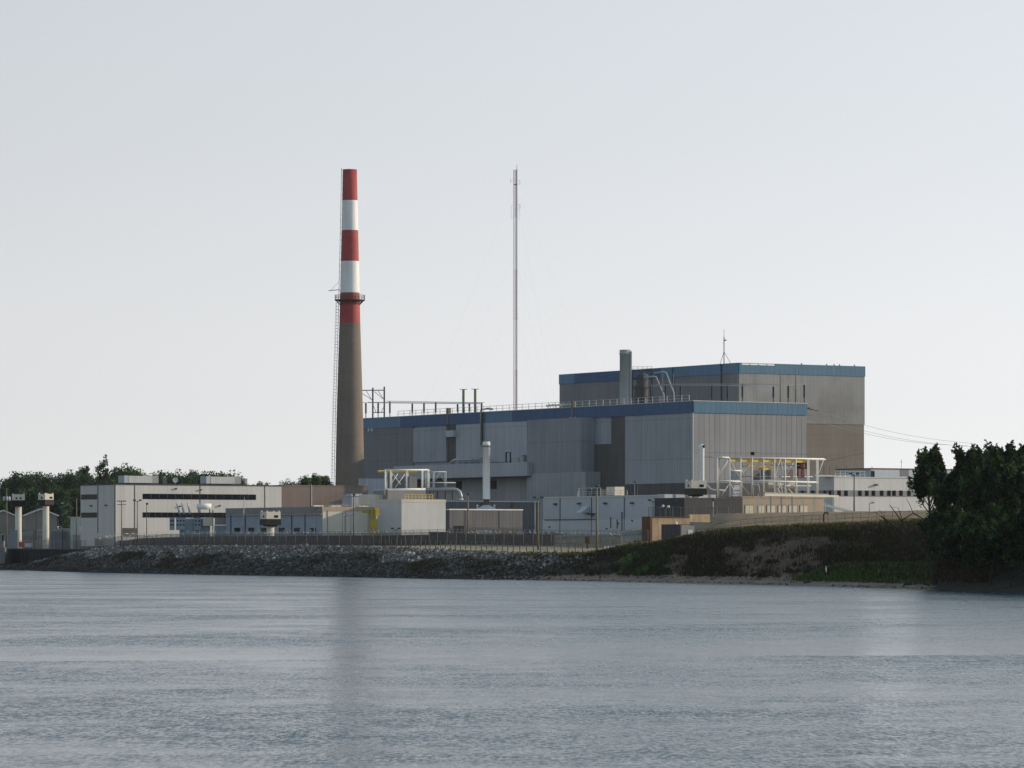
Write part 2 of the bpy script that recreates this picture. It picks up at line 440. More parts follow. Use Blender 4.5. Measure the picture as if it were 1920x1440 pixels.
# ripples too small to draw one by one: each little wave train is a patch of rougher water
chop = remap(nt, stretched(2.6, .55, 2.3, 4, .66), .44, .60)
chop2 = remap(nt, stretched(.80, .22, 1.7, 4, .65), .42, .60)
rip = math_(nt, 'MULTIPLY', ruff, math_(nt, 'ADD', math_(nt, 'MULTIPLY', chop, .24), math_(nt, 'ADD', math_(nt, 'MULTIPLY', chop2, .13), .02)))
L(math_(nt, 'ADD', rip, .165), b.inputs['Roughness'])
w = MB().add([(-2500,-60,0),(1500,-60,0),(1500,3200,0),(-2500,3200,0)], [(0,1,2,3)]).build('river_water', wm); tag(w, kind='structure')

# ------------------------------------------------------------------ rocks of the riprap (countless: one object)
phi = (1+5**.5)/2
ICO = np.array([(-1,phi,0),(1,phi,0),(-1,-phi,0),(1,-phi,0),(0,-1,phi),(0,1,phi),(0,-1,-phi),(0,1,-phi),(phi,0,-1),(phi,0,1),(-phi,0,-1),(-phi,0,1)])/1.9
ICF = np.array([(0,11,5),(0,5,1),(0,1,7),(0,7,10),(0,10,11),(1,5,9),(5,11,4),(11,10,2),(10,7,6),(7,1,8),(3,9,4),(3,4,2),(3,2,6),(3,6,8),(3,8,9),(4,9,5),(2,4,11),(6,2,10),(8,6,7),(9,8,1)])
def rocks(name, pos, size, tint, mat_):
    n = len(pos); V = ICO[None]*(1+rng.uniform(-.28,.28,(n,12,3)))
    V = V*(size[:, None, None]*rng.uniform(.65,1.25,(n,1,3)))*.5
    t = rng.uniform(0, 6.28, n); c, s_ = np.cos(t)[:, None], np.sin(t)[:, None]
    x = V[..., 0]*c - V[..., 1]*s_; y = V[..., 0]*s_ + V[..., 1]*c
    V = np.stack([x, y, V[..., 2]], -1) + pos[:, None]
    Q = (ICF[None] + (np.arange(n)*12)[:, None, None]).reshape(-1, 3)
    return np_mesh(name, V.reshape(-1, 3), Q, mat_, col=np.repeat(tint, 12, 0))
s0 = sn_of(*ray_n(1135, 13))[0]; s1 = sn_of(*ray_n(20, 9))[0]
pos = []; size = []; tint = []
while len(pos) < 26000:
    s = random.uniform(s0-6, s1+14); nc, zc, nb, zb, zi = ctl(s)
    if s < s0+34 and random.random() < ((s0+34-s)/40)**1.5: continue
    nmax = min(nc+.5, 9.4) if s > S_WALL else nc+.5
    n = random.uniform(-.5, nmax)
    if zc > 5.7 and n > 9: continue
    x, y = xy_of(s, n); z = zprof(s, n)
    d = abs(random.gauss(0,1)); sz = .24 + .17*min(d, 2.8) + (random.uniform(.3,.7) if random.random() < .012 else 0)
    pos.append((x, y, z + sz*.10)); size.append(sz)
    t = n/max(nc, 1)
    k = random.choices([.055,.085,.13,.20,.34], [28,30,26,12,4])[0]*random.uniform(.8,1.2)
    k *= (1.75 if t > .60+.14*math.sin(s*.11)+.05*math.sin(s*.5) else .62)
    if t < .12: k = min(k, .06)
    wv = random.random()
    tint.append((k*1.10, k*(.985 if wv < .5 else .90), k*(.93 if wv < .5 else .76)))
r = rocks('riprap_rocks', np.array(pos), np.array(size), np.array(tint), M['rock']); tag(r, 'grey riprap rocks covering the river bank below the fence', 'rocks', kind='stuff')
# loose stones at the water's edge of the beach
pos = []; size = []; tint = []
for _ in range(520):
    px = random.uniform(1000, 1740); n = random.choice([random.uniform(.2, 1.2), random.uniform(3.4, 5.4)])
    if 1480 < px < 1560: n = random.uniform(2.2, 4.2)
    x, y = ray_n(px, n); sz = random.uniform(.12, .42); pos.append((x, y, ground_z(x, y)+.05)); size.append(sz)
    k = random.uniform(.05, .22); tint.append((k, k*.93, k*.85))
r = rocks('shore_stones', np.array(pos), np.array(size), np.array(tint), M['rock']); tag(r, 'small stones and driftwood bits strewn on the sandy shore', 'stones', kind='stuff')

# ------------------------------------------------------------------ grass and weeds (countless)
def tufts(name, pts, hts, tint, mat_, blades=5, spread=.35, wid=.10, lean=.35):
    n = len(pts); k = blades
    P0 = np.repeat(pts, k, 0) + np.concatenate([rng.normal(0, spread, (n*k, 2)), np.zeros((n*k, 1))], 1)
    h = np.repeat(hts, k)*rng.uniform(.5, 1.15, n*k); a = rng.uniform(0, 6.28, n*k); w = wid*rng.uniform(.6, 1.5, n*k)
    dx = np.stack([np.cos(a)*w, np.sin(a)*w, np.zeros(n*k)], 1)
    top = np.stack([rng.normal(0, lean, n*k)*h, rng.normal(0, lean, n*k)*h, h], 1)
    V = np.stack([P0-dx-[0,0,.1], P0+dx-[0,0,.1], P0+top*.6+dx*.7, P0+top, P0+top*.6-dx*.7], 1).reshape(-1, 3)
    Q = (np.array([[0,1,2,4],[4,2,3,3]])[None] + (np.arange(n*k)*5)[:, None, None])
    q1 = Q[:, 0]; tri = np.stack([np.arange(n*k)*5+4, np.arange(n*k)*5+2, np.arange(n*k)*5+3], 1)
    T = np.concatenate([q1[:, [0,1,2]], q1[:, [0,2,3]], tri])
    c = np.repeat(np.repeat(tint, k, 0)*rng.uniform(.7, 1.35, (n*k, 1)), 5, 0)
    return np_mesh(name, V, T, mat_, col=c)
def blob(s, n, f=1.): return math.sin(s*.13*f+1.3)*math.sin(n*.45*f+s*.05*f) + .6*math.sin(s*.41*f-n*.8*f) + .4*math.sin(s*.9*f+n*1.7*f)
smin = sn_of(*ray_n(2050, 20))[0]
pts = []; hts = []; tint = []
while len(pts) < 23000:
    s = random.uniform(smin, s0+26); nc, zc, nb, zb, zi = ctl(s)
    n = random.uniform(nb+.3, nc+1.2)
    if s > s0-2 and random.random() < .6: continue
    if s > s0-22 and n < 11 and random.random() < .82: continue      # rocky toe
    x, y = xy_of(s, n); px = 960 + x*F/y
    t = (n-nb)/(nc-nb); bl = blob(s, n)
    bare = bare_soil(px, t)
    if bare and random.random() < .90: continue
    if bl > 1.15 and random.random() < .6: continue
    top = max(0, (t-.72)/.28)
    g = (.044,.041,.019) if bl > .1 else (.056,.042,.026)
    if random.random() < .10 or (px > 1470 and t > .40 and math.sin(px*.021+n*.5)+.6*math.sin(n*.9-px*.03) > .1 and random.random() < .75): g = random.choice([(.095,.072,.042),(.075,.06,.032),(.11,.08,.05)])
    if top > random.random()*.9: g = random.choice([(.10,.085,.035),(.06,.075,.022),(.12,.095,.045)])
    if 1165 < px < 1265 and random.random() < .3: g = (.05,.075,.025)
    pts.append((x, y, zprof(s, n))); hts.append(random.uniform(.3, .75)*(1.1 if bl > .1 else .75)*(1 if t < .85 else .55)); tint.append(g)
o = tufts('bank_grass', np.array(pts), np.array(hts), np.array(tint), M['grass'], 5, .4, .09); tag(o, 'rough grass and weeds growing over the shaded earth bank', 'grass', kind='stuff')
pts = []; hts = []; tint = []
while len(pts) < 11000:                        # dry grass on the crest and behind it
    s = random.uniform(smin, s0+6); nc, zc, nb, zb, zi = ctl(s); n = nc + random.choice([random.uniform(-.6, 9), random.uniform(2, 26)])
    x, y = xy_of(s, n); pts.append((x, y, zprof(s, n))); hts.append(random.uniform(.15, .5))
    tint.append(random.choice([(.28,.215,.125),(.23,.175,.10),(.18,.145,.075),(.32,.25,.15)]))
o = tufts('dry_grass', np.array(pts), np.array(hts), np.array(tint), M['grass'], 4, .4, .07); tag(o, 'pale dry grass along the crest of the bank', 'grass', kind='stuff')
pts = []; hts = []; tint = []
while len(pts) < 4800:                        # lush shore grass
    px = random.uniform(1492, 1752); n = random.uniform(4.2, 8.2)
    if (px-1490)/110 < (n-5)/5: continue
    if blob(px*.3, n) < -.7: continue
    x, y = ray_n(px, n); pts.append((x, y, ground_z(x, y))); hts.append(random.uniform(.35, .85)*(1 if n > 4.6 else .6))
    tint.append(random.choice([(.065,.115,.028),(.085,.13,.035),(.055,.09,.024),(.12,.125,.05)]))
o = tufts('shore_grass', np.array(pts), np.array(hts), np.array(tint), M['grass'], 6, .35, .07, .3); tag(o, 'bright green grass fringing the sandy shore', 'grass', kind='stuff')
pts = []; hts = []; tint = []
while len(pts) < 1000:                        # weeds among the rocks
    s = random.uniform(s0+10, s1); nc, zc, nb, zb, zi = ctl(s); n = random.uniform(1.5, 8)
    if blob(s, n, .6) < .75: continue
    x, y = xy_of(s, n); pts.append((x, y, zprof(s, n)+.2)); hts.append(random.uniform(.3,.7)); tint.append(random.choice([(.065,.056,.034),(.085,.06,.038),(.055,.052,.028)]))
o = tufts('rock_weeds', np.array(pts), np.array(hts), np.array(tint), M['grass'], 5, .4, .08); tag(o, 'brown and green weeds sprouting between the riprap rocks', 'weeds', kind='stuff')

# ------------------------------------------------------------------ trees
def leaf_cloud(clumps, per, size, tints, flat=.18, up=0., plume=0.):
    """clumps: (x,y,z,rx,rz); many small leaf faces filling each clump's volume"""
    cl = np.array(clumps); n = len(cl)*per
    c = np.repeat(cl, per, 0)
    d = rng.normal(0, 1, (n, 3)); d /= np.linalg.norm(d, axis=1)[:, None]
    r = rng.uniform(0, 1, n)**.45
    d = d*r[:, None]; d *= (1 + flat*rng.normal(0, 1, (n, 1)).clip(-1.5, 1.2)*(r[:, None] > .75))
    if plume: d[:, :2] *= (1.12 - plume*np.clip((d[:, 2:]+1)/2, 0, 1.1))
    p = c[:, :3] + d*np.stack([c[:, 3], c[:, 3], c[:, 4]], 1)
    a = rng.normal(0, 1, (n, 3)); a[:, 2] += up; a /= np.linalg.norm(a, axis=1)[:, None]
    q = rng.normal(0, 1, (n, 3)); q -= a*(q*a).sum(1)[:, None]; q /= np.linalg.norm(q, axis=1)[:, None]
    sz = size*rng.uniform(.55, 1.4, (n, 1)); a = a*sz; q = q*sz*.55
    V = np.stack([p-a, p+q, p+a, p-q], 1).reshape(-1, 3)
    Q = np.arange(n*4).reshape(-1, 4)
    ct = np.array(tints)[rng.integers(0, len(tints), len(cl))]*rng.uniform(.72, 1.3, (len(cl), 1))
    col = np.repeat(np.repeat(ct, per, 0)*rng.uniform(.75, 1.3, (n, 1)), 4, 0)
    return V, Q, col
def grow(rnd, H, spread, n_main, fork=3, lean=0., base=.25, upward=.75, r0=.3):
    """limbs as polylines with radii, and the points where foliage sits"""
    limbs = []; tips = []
    top = Vector((lean*H, rnd.uniform(-.03,.03)*H, H*.80))
    tr = [Vector((0,0,-.8))] + [Vector((top.x*t*t, top.y*t, top.z*t)) + Vector((rnd.uniform(-.15,.15), rnd.uniform(-.15,.15), 0)) for t in (.15,.35,.55,.78,1.)]
    limbs.append((tr, [r0*1.25, r0, r0*.85, r0*.66, r0*.42, r0*.16]))
    tips.append(tr[-1]); 
    for i in range(n_main):
        t = base + (1-base)*(i+.5)/n_main*.95; k = t*(len(tr)-2)+1; j = min(int(k), len(tr)-2); p = tr[j].lerp(tr[j+1], k-j)
        ang = i*2.4 + rnd.uniform(-.5,.5); ln = spread*(1.15-.75*t)*rnd.uniform(.75,1.2)
        d = Vector((math.cos(ang), math.sin(ang), upward*rnd.uniform(.6,1.4))).normalized()
        pts = [p]; 
        for q in range(3): 
            d = (d + Vector((rnd.uniform(-.25,.25), rnd.uniform(-.25,.25), .22))).normalized(); pts.append(pts[-1] + d*ln/3)
        rr = r0*(.5-.3*t); limbs.append((pts, [rr, rr*.7, rr*.45, rr*.2]))
        tips += [pts[2], pts[3]]
        for f in range(fork):
            s_ = pts[rnd.choice([1,2])]; d2 = (d + Vector((rnd.uniform(-.9,.9), rnd.uniform(-.9,.9), rnd.uniform(-.1,.7)))).normalized(); l2 = ln*rnd.uniform(.3,.6)
            e = [s_, s_+d2*l2*.5, s_+d2*l2+Vector((0,0,l2*.12))]; limbs.append((e, [rr*.45, rr*.3, rr*.12])); tips.append(e[-1])
    return limbs, tips
def tree(name, label, loc, seed, H, spread, n_main=9, per=70, size=.3, cr=(1.0,1.2), tints=((.04,.07,.02),), leaf='leaf_near', group=None, lean=0., base=.25, upward=.75, fork=3, skirt=0, drop=0., extra=0, r0=None, up=.3, plume=0., tall=(.9,1.6)):
    rnd = random.Random(seed); t = thing(name, label, 'tree', loc, 0, group)
    limbs, tips = grow(rnd, H, spread, n_main, fork, lean, base, upward, r0 or H*.018)
    mb = MB()
    for pts, rr in limbs: mb.tube(pts, rr, 6)
    mb.build('trunk', M['bark'], t)
    cl = []
    for p in tips:
        if rnd.random() < drop: continue
        for e in range(1+extra):
            r = rnd.uniform(*cr); j = Vector((rnd.gauss(0,.5), rnd.gauss(0,.5), rnd.gauss(.2,.5)))*r*(1 if e else .4)
            cl.append((p.x+j.x, p.y+j.y, p.z+j.z, r, r*rnd.uniform(*tall)))
    for i in range(skirt):
        a_ = rnd.uniform(0, 6.28); q_ = spread*rnd.uniform(.1,.8); r = rnd.uniform(*cr); cl.append((math.cos(a_)*q_, math.sin(a_)*q_, rnd.uniform(.06,.32)*H, r, r*1.1))
    if cl:
        V, Q, col = leaf_cloud(cl, per, size, tints, flat=.18 if leaf == 'leaf_near' else .04, up=up, plume=plume); np_mesh('crown', V, Q, M[leaf], t, col)
    return t
NEAR = [(.017,.034,.011),(.021,.040,.011),(.014,.028,.010),(.055,.095,.022),(.045,.075,.02)]  # last two tints are brighter, standing for sunlit leaves
def base_at(px, n, dz=-.2):
    x, y = ray_n(px, n); return (x, y, ground_z(x, y)+dz)
def shore_tree(px, n, top, seed, spread, label, **k):
    l = base_at(px, n); H = Z_(top, l[1]) - l[2]
    return tree('broadleaf_tree', label, l, seed, H, spread, tints=NEAR, group='trees on the wooded shore', **k)
kw = dict(per=52, size=.25, cr=(.36,.70), extra=1, fork=5, upward=1.0, up=.1, drop=.36, plume=.6, tall=(1.1,1.9))
shore_tree(1743, 15, 838, 3, 4.3, 'tall ragged tree with a see-through crown nearest the white office building', n_main=20, base=.18, **kw)
shore_tree(1824, 16, 836, 14, 4.2, 'slim dark tree with a small topknot standing second in the shore wood', n_main=22, base=.12, **kw)
shore_tree(1876, 16, 840, 25, 6.0, 'broad-topped tallest tree of the shore wood', n_main=26, base=.10, **kw)
shore_tree(1935, 16, 850, 36, 6.4, 'dark tree cut by the edge of the view at the end of the shore wood', n_main=26, base=.10, **kw)
shore_tree(1790, 11, 892, 47, 4.8, 'shorter dark bushy tree in front of the slim tree on the shore', n_main=20, base=.06, **kw)
shore_tree(1852, 10, 880, 58, 5.4, 'low wide dark tree leaning over the water below the broad-topped tree', n_main=22, base=.05, **kw)
shore_tree(1918, 9, 868, 69, 5.6, 'brighter green leafy tree low in the shore wood', n_main=22, base=.05, **kw)
kw['upward'] = .45; kw['drop'] = 0.; kw['tall'] = (.9, 1.6); kw['plume'] = .4; kw['extra'] = 4
for i, (px, n, top, sp, lab) in enumerate(((1766,12,985,3.0,'dense dark understorey tree beside the grassy bank'),(1788,6.5,965,3.8,'dark spreading understorey bush tree behind the leaning bare tree'),
    (1818,5.0,990,4.6,'dark understorey tree in the middle of the shore wood'),(1858,4.5,945,4.6,'dark thicket tree whose boughs reach down to the waterline'),
    (1896,4.0,985,4.8,'thick dark bush tree at the waterline below the brighter green tree'),(1936,3.5,950,4.8,'dark bush tree cut by the edge of the view at the waterline'))):
    shore_tree(px, n, top, 77+i, sp, lab, n_main=16, base=.0, **kw)
# the leaning dead limb tree in front of the wood
def dead_tree(name, label, px, n, ends, Y=None):
    x, y = ray_n(px, n); z = ground_z(x, y)
    t = thing(name, label, 'tree', (x, y, z)); mb = MB(); o = Vector((x, y, z))
    for pts, r in ends:
        mb.tube([at(a, b, y-.0) - o for a, b in pts], [r*(1-.75*i/(len(pts)-1)) for i in range(len(pts))], 6)
    mb.build('trunk', M['bark'], t); return t
dead_tree('bare_tree', 'dark leaning tree with bare branches reaching over the bank', 1752, 3.5,
  [([(1754,1101),(1750,1075),(1742,1052),(1735,1035),(1705,1010),(1675,985),(1652,968)], .42), ([(1735,1035),(1728,1008),(1722,985)], .14), ([(1705,1010),(1698,992),(1690,976),(1672,952),(1668,946)], .13),
   ([(1690,976),(1712,962),(1706,947),(1700,935)], .09), ([(1675,985),(1662,975),(1648,955)], .07), ([(1712,962),(1735,975),(1760,985)], .10), ([(1652,968),(1640,960)], .05), ([(1698,992),(1684,952),(1667,950)], .06),
   ([(1750,1075),(1762,1040),(1770,1010),(1768,985)], .22), ([(1754,1101),(1738,1096),(1722,1094)], .16), ([(1754,1101),(1772,1098),(1795,1097)], .16)])
# belt of trees behind the low buildings
FARC = [(.050,.082,.036),(.060,.095,.040),(.042,.070,.034),(.072,.108,.042),(.056,.080,.045)]
variants = []
for i in range(5):
    v = tree('belt_tree', 'dark green broadleaf tree in the wooded belt behind the low buildings', (0,0,0), 100+i, 15, 6.0, n_main=12, per=80, size=.34, cr=(1.3,2.3), tints=FARC, leaf='leaf_far', group='trees of the wooded belt', base=.10, upward=.5, extra=1, skirt=16)
    variants.append(v)
belt = []
tops = [(-60,892),(-20,893),(20,891),(45,884),(70,879),(95,883),(120,886),(140,882),(160,877),(185,884),(205,886),(225,876),(245,874),(262,882),(285,880),(305,878),(325,886),(345,884),(368,881),(390,877),(408,882),(428,886),(445,889),(487,899),(500,898),(531,896),(545,899),(572,890),(590,886),(606,888),(618,896)]
rb = random.Random(5); cnt = 0
for row, (dY, dpy) in enumerate(((0, 0), (-70, 26))):
    for px, py in tops:
        if row and px > 150: continue
        Y = 1230 + rb.uniform(-40, 60) + dY; px2 = px + rb.uniform(-4, 4) + (14 if row else 0)
        x = X_(px2, Y); z = ground_z(x, Y); zt = Z_(py + 8 + dpy + rb.uniform(-1.5, 2), Y); sc = (zt - z)/15.2
        v = variants[cnt % 5]; ang = rb.uniform(0, 6.28); sx = min(sc*rb.uniform(.8, 1.0), 1.15) if px < 460 else .62
        if cnt < 5: v.location = (x, Y, z-.3); v.rotation_euler = (0,0,ang); v.scale = (sx, sx, sc)
        else: dup(v, (x, Y, z-.3), ang, scale=(sx, sx, sc))
        cnt += 1
# two trees that rise clear of the belt
l = (X_(193,1180), 1180); z = ground_z(*l); tree('sparse_tree', 'thin-crowned tall tree with bare upper boughs rising above the wooded belt', (*l, z), 321, (Z_(859,1180)-z)*1.12, 5.2, n_main=9, per=16, size=.40, cr=(.45,.9), tints=FARC, leaf='leaf_far', base=.50, upward=1.0, fork=3, drop=.15)
l = (X_(160,1185), 1185); z = ground_z(*l); tree('sparse_tree', 'half-bare tree with feathery top beside the tallest tree of the belt', (*l, z), 322, (Z_(866,1185)-z)*1.10, 4.4, n_main=9, per=14, size=.40, cr=(.45,.85), tints=FARC, leaf='leaf_far', base=.45, upward=.9, fork=3, drop=.25)
for i, (px, py, sd) in enumerate(((575,884,5),(592,882,6),(612,886,7))):
    Y = 1120+i*12; x = X_(px, Y); z = ground_z(x, Y)
    tree('young_tree', ['feathery young tree rising behind the brown block wall', 'tallest of the young trees showing beside the chimney foot', 'young tree half hidden by the chimney foot'][i], (x, Y, z), 400+sd, Z_(py, Y)-z, 3.2, n_main=10, per=40, size=.36, cr=(.7,1.2), tints=[(.06,.10,.05),(.075,.115,.05)], leaf='leaf_far', base=.3, upward=1.1)
# shrubs on the bank
def shrub(label, px, n, h, w, seed, tints):
    l = base_at(px, n, -.1); rnd = random.Random(seed); t = thing('shrub', label, 'shrub', l, 0, 'shrubs on the bank'); mb = MB(); cl = []
    for i in range(7):
        a = rnd.uniform(0, 6.28); e = Vector((math.cos(a)*w*.4, math.sin(a)*w*.4, h*rnd.uniform(.5,.95))); mb.tube([(0,0,-.1), e*.5+Vector((0,0,.1)), e], [.04,.03,.01], 4); cl.append((*e, w*.26, h*.28))
    mb.build('stem', M['bark'], t); V, Q, col = leaf_cloud(cl, 60, .14, tints, up=.8); np_mesh('foliage', V, Q, M['leaf_near'], t, col)
lush = [(.07,.13,.03),(.09,.15,.035)]; dull = [(.035,.05,.016),(.05,.06,.02)]
shrub('tall bright green shrub on the dark rocky toe of the bank', 1174, 7, 2.1, 2.0, 1, lush)
shrub('bright green shrub just uphill of the tall bright one', 1186, 9, 1.6, 1.6, 2, lush)
shrub('small green shrub beside the pale log', 1204, 5.5, 1.5, 1.8, 3, lush)
shrub('low dull green shrub above the pale log', 1226, 7.5, 1.3, 2.0, 4, [(.05,.085,.025)])
shrub('dark shrub at the foot of the bare soil slope', 1420, 5.2, .9, 1.7, 5, dull)
shrub('dark shrub growing in the middle of the bare soil', 1448, 8.5, .9, 1.5, 6, dull)
shrub('dark shrub at the edge of the bare soil near the shore grass', 1488, 6.5, 1.0, 1.9, 7, dull)
shrub('bushy green shrub below the rusty retaining wall', 1192, 21, 1.7, 2.4, 8, [(.05,.075,.025)])
# ------------------------------------------------------------------ buildings on the plant grid
ANG = math.atan2(.535, .845); VX, VY = math.cos(ANG), math.sin(ANG); UX, UY = -VY, VX
class Bld:
    """near corner at pixel px, distance Y; local +x runs along the sunlit face, local +y along the shaded face"""
    def __init__(s, name, label, cat, px, Y, z0, pxr=None, pxl=None, top=None, group=None, ang=None):
        s.cx, s.cy, s.z0 = X_(px, Y), Y, z0; a = ANG if ang is None else ang; s.a = a
        s.vx, s.vy = math.cos(a), math.sin(a); s.ux, s.uy = -s.vy, s.vx
        s.t = thing(name, label, cat, (s.cx, s.cy, z0), a, group)
        s.W = s.rx(pxr) if pxr is not None else None
        s.L = s.ly(pxl) if pxl is not None else None
        s.H = Z_(top, Y) - z0 if top is not None else None
    def rx(s, px, ly=0.):
        k = (px-960)/F; return (k*(s.cy+ly*s.uy)-s.cx-ly*s.ux)/(s.vx-k*s.vy)
    def ly(s, px, lx=0.):
        k = (px-960)/F; return (k*(s.cy+lx*s.vy)-s.cx-lx*s.vx)/(s.ux-k*s.uy)
    def z(s, py, lx=0., ly=0.): return Z_(py, s.cy+lx*s.vy+ly*s.uy) - s.z0
    def rbox(s, mb, p0, p1, t0, t1, d0=0., d1=.12, mi=0):
        """box on the sunlit face: pixel columns p0..p1, rows t0 (top)..t1, standing d1 proud"""
        x0, x1 = s.rx(p0, -d1), s.rx(p1, -d1); xm = (x0+x1)/2
        return mb.box(x0, x1, -d1, -d0, s.z(t1, xm, -d1), s.z(t0, xm, -d1), mi)
    def lbox(s, mb, p0, p1, t0, t1, d0=0., d1=.12, mi=0):
        y0, y1 = s.ly(p0, -d1), s.ly(p1, -d1); ym = (y0+y1)/2
        return mb.box(-d1, -d0, y0, y1, s.z(t1, -d1, ym), s.z(t0, -d1, ym), mi)
    def rpart(s, name, m, *a, **k): return s.rbox(MB(), *a, **k).build(name, M[m], s.t)
    def lpart(s, name, m, *a, **k): return s.lbox(MB(), *a, **k).build(name, M[m], s.t)
    def part(s, name, m, mb, parent=None): return mb.build(name, M[m] if isinstance(m, str) else [M[q] for q in m], parent or s.t)
    def world(s, lx, ly, lz): return Vector((s.cx+lx*s.vx+ly*s.ux, s.cy+lx*s.vy+ly*s.uy, s.z0+lz))

def rail(mb, p, q, h=1.1, step=2.2, w=.06, rows=2):
    p = Vector(p); q = Vector(q); n = max(1, int((q-p).length/step))
    for i in range(n+1):
        c = p.lerp(q, i/n); mb.box(c.x-w/2, c.x+w/2, c.y-w/2, c.y+w/2, c.z, c.z+h)
    for k in range(rows):
        z = Vector((0,0,h*(1-.5*k))); mb.bar(p+z, q+z, w*.8)

# ---- turbine hall
T = Bld('turbine_hall', 'long grey metal-clad hall with a dark blue band along its roof edge', 'building', 1300, 945, 7.0, 1512, 668, 752)
H, W, Lg = T.H, T.W, T.L
T.part('wall', ('siding_mid', 'siding_front', 'roof_grey'), (lambda m: m)(MB().box(.25, W, .25, Lg, -1, H-.3)))
fh = T.z(752)-T.z(774)
wr = MB().box(.0, W, .0, .25, T.z(905), H-fh); T.part('front_wall', 'siding_front', wr)
T.part('base_wall', 'concrete_dark', MB().box(-.12, W+.05, -.12, .25, -1, T.z(905)))
for p0, p1, m, d in ((1300,962,'blue_dark',.28),(962,905,'blue_mid',.16),(905,752,'blue_dark',.28),(752,668,'blue_mid',.16)):
    T.part('roof_band', m, MB().box(-d, .25, T.ly(p0)+(.0 if p0 < 1300 else 0), T.ly(p1), H-fh, H))
T.part('roof_band', 'blue_front', MB().box(.0, W+.15, -.2, 0, H-fh, H))
T.part('roof', 'roof_grey', MB().box(.25, W, .25, Lg, H-.3, H-.1))
cop = MB().box(-.32, -.0, 0, Lg, H, H+.14).box(-.32, W+.2, -.26, 0, H, H+.16); T.part('coping', 'panel_lit', cop)
T.part('corner_trim', 'panel_pale', MB().box(-.2, .0, -.12, .1, T.z(905), H-fh))
def wpan(m, p0, p1, t0, t1, d): T.lpart('wall_panel', m, p0, p1, t0, t1, 0 if d > .01 else 0, d)
def lstrip(m, p0, p1, zt, zb, d, name='wall_panel'):
    y0, y1 = T.ly(p0, -d), T.ly(p1, -d); return T.part(name, m, MB().box(-d, .245, y0, y1, zb, zt))
zf = H-fh-.02; zm = lambda py, px: T.z(py, 0, T.ly(px))
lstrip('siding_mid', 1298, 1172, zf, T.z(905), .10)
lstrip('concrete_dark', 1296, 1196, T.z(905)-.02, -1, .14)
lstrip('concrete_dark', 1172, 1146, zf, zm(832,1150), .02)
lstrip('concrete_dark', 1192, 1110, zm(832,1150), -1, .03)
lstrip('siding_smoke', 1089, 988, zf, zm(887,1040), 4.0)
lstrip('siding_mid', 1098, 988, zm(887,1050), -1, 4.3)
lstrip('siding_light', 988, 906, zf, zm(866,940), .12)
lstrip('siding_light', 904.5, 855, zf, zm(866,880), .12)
lstrip('concrete_dark', 855, 836, zf, zm(866,845), .04)  # dark strip puts the shade of a recess into the wall colour
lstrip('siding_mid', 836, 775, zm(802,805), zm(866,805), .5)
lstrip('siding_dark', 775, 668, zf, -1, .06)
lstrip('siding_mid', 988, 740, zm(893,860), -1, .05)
# lean-to duct along the wall
d = 5.5; y0, y1 = T.ly(988, -d), T.ly(738, -d)
T.part('lean_to', 'lean_blue', MB().box(-d, .1, y0, y1, T.z(892, -d, y0), T.z(866, -d, y0)))
T.part('lean_to_edge', 'dark_steel', MB().box(-d-.08, 0, y0, y1, T.z(893.5, -d, y0), T.z(892, -d, y0)))
# openings in the lower wall
for p0, p1, t0, t1 in ((931,918,901,917),(866,855,902,917),(805,770,893,914)):
    T.lpart('wall_opening', 'tower_black', p0, p1, t0, t1, 0, .12)
for p0, p1, t0, t1 in ((698,695.5,803,809),(692,689.5,803,809)): T.lpart('flood_lamp', 'panel_pale', p0, p1, t0, t1, 0, .4)
T.lpart('vent_hood', 'panel_blue', 850, 836, 807, 819, 0, 1.2)
for px in (1078, 1070): T.lpart('wall_lamp', 'panel_pale', px, px-2, 782, 787, 0, .7)
# roof rail along the shaded edge
mb = MB(); rail(mb, (.2, 2, H), (.2, T.ly(745), H), 1.5, 3.0, .11); T.part('roof_rail', 'panel_lit', mb)
for ppx in (1075, 841): yb = T.ly(ppx); T.part('roof_ladder', 'timber', MB().box(-.4, .5, yb-.4, yb+.4, H-fh, H+1.6))
# pipe climbing the wall
yp = T.ly(905); mb = MB(); mb.tube([(-.5, yp, zm(835,905)), (-.5, yp, H+.6), (-.1, yp-2.5, H+.9), (.6, yp-4, H+.7)], .26, 8); T.part('wall_pipe', 'grey_steel', mb)
mb = MB(); mb.tube([(-.5, yp-.8, zm(830,905)), (-.5, yp-.8, H)], .16, 8); T.part('wall_conduit', 'dark_steel', mb)
for pxa in (1187.5, 1215, 1243):
    mb = MB(); y = T.ly(pxa); mb.tube([(-.33, y, H-fh), (-.33, y, H+1.2)], .05, 5); T.part('down_rod', 'galv', mb)
# pipes and small gear on top of the lean-to
zt = T.z(866, -d, y0)
mb = MB(); ya, yb = T.ly(902, -3), T.ly(852, -3); mb.tube([(-3, ya, zt+1.2), (-3, yb, zt+1.2), (-3.1, yb+1, zt+.8), (-3.1, yb+1.2, zt)], .38, 8)
for k in range(6): y = ya+(yb-ya)*k/5; mb.box(-3.2, -2.8, y-.1, y+.1, zt, zt+1)
T.part('roof_pipe', 'galv', mb)
mb = MB(); 
for a_, b_ in ((957,949),): mb.tube([(-3, T.ly(a_,-3), zt), (-3, T.ly(a_,-3), zt+2.6), (-3, T.ly(b_,-3), zt+2.6), (-3, T.ly(b_,-3), zt)], .22, 6)
T.part('pipe_loop', 'dark_steel', mb)
mb = MB(); y = T.ly(974,-3); mb.box(-4, -2, y-1.2, y+1.2, zt, zt+1.2).box(-3.8, -2.4, y-2.4, y-.8, zt+1.2, zt+1.8); y = T.ly(984,-3); mb.box(-4,-2.4,y-.9,y+.9,zt,zt+1.5)
T.part('fan_unit', 'grey_steel', mb)

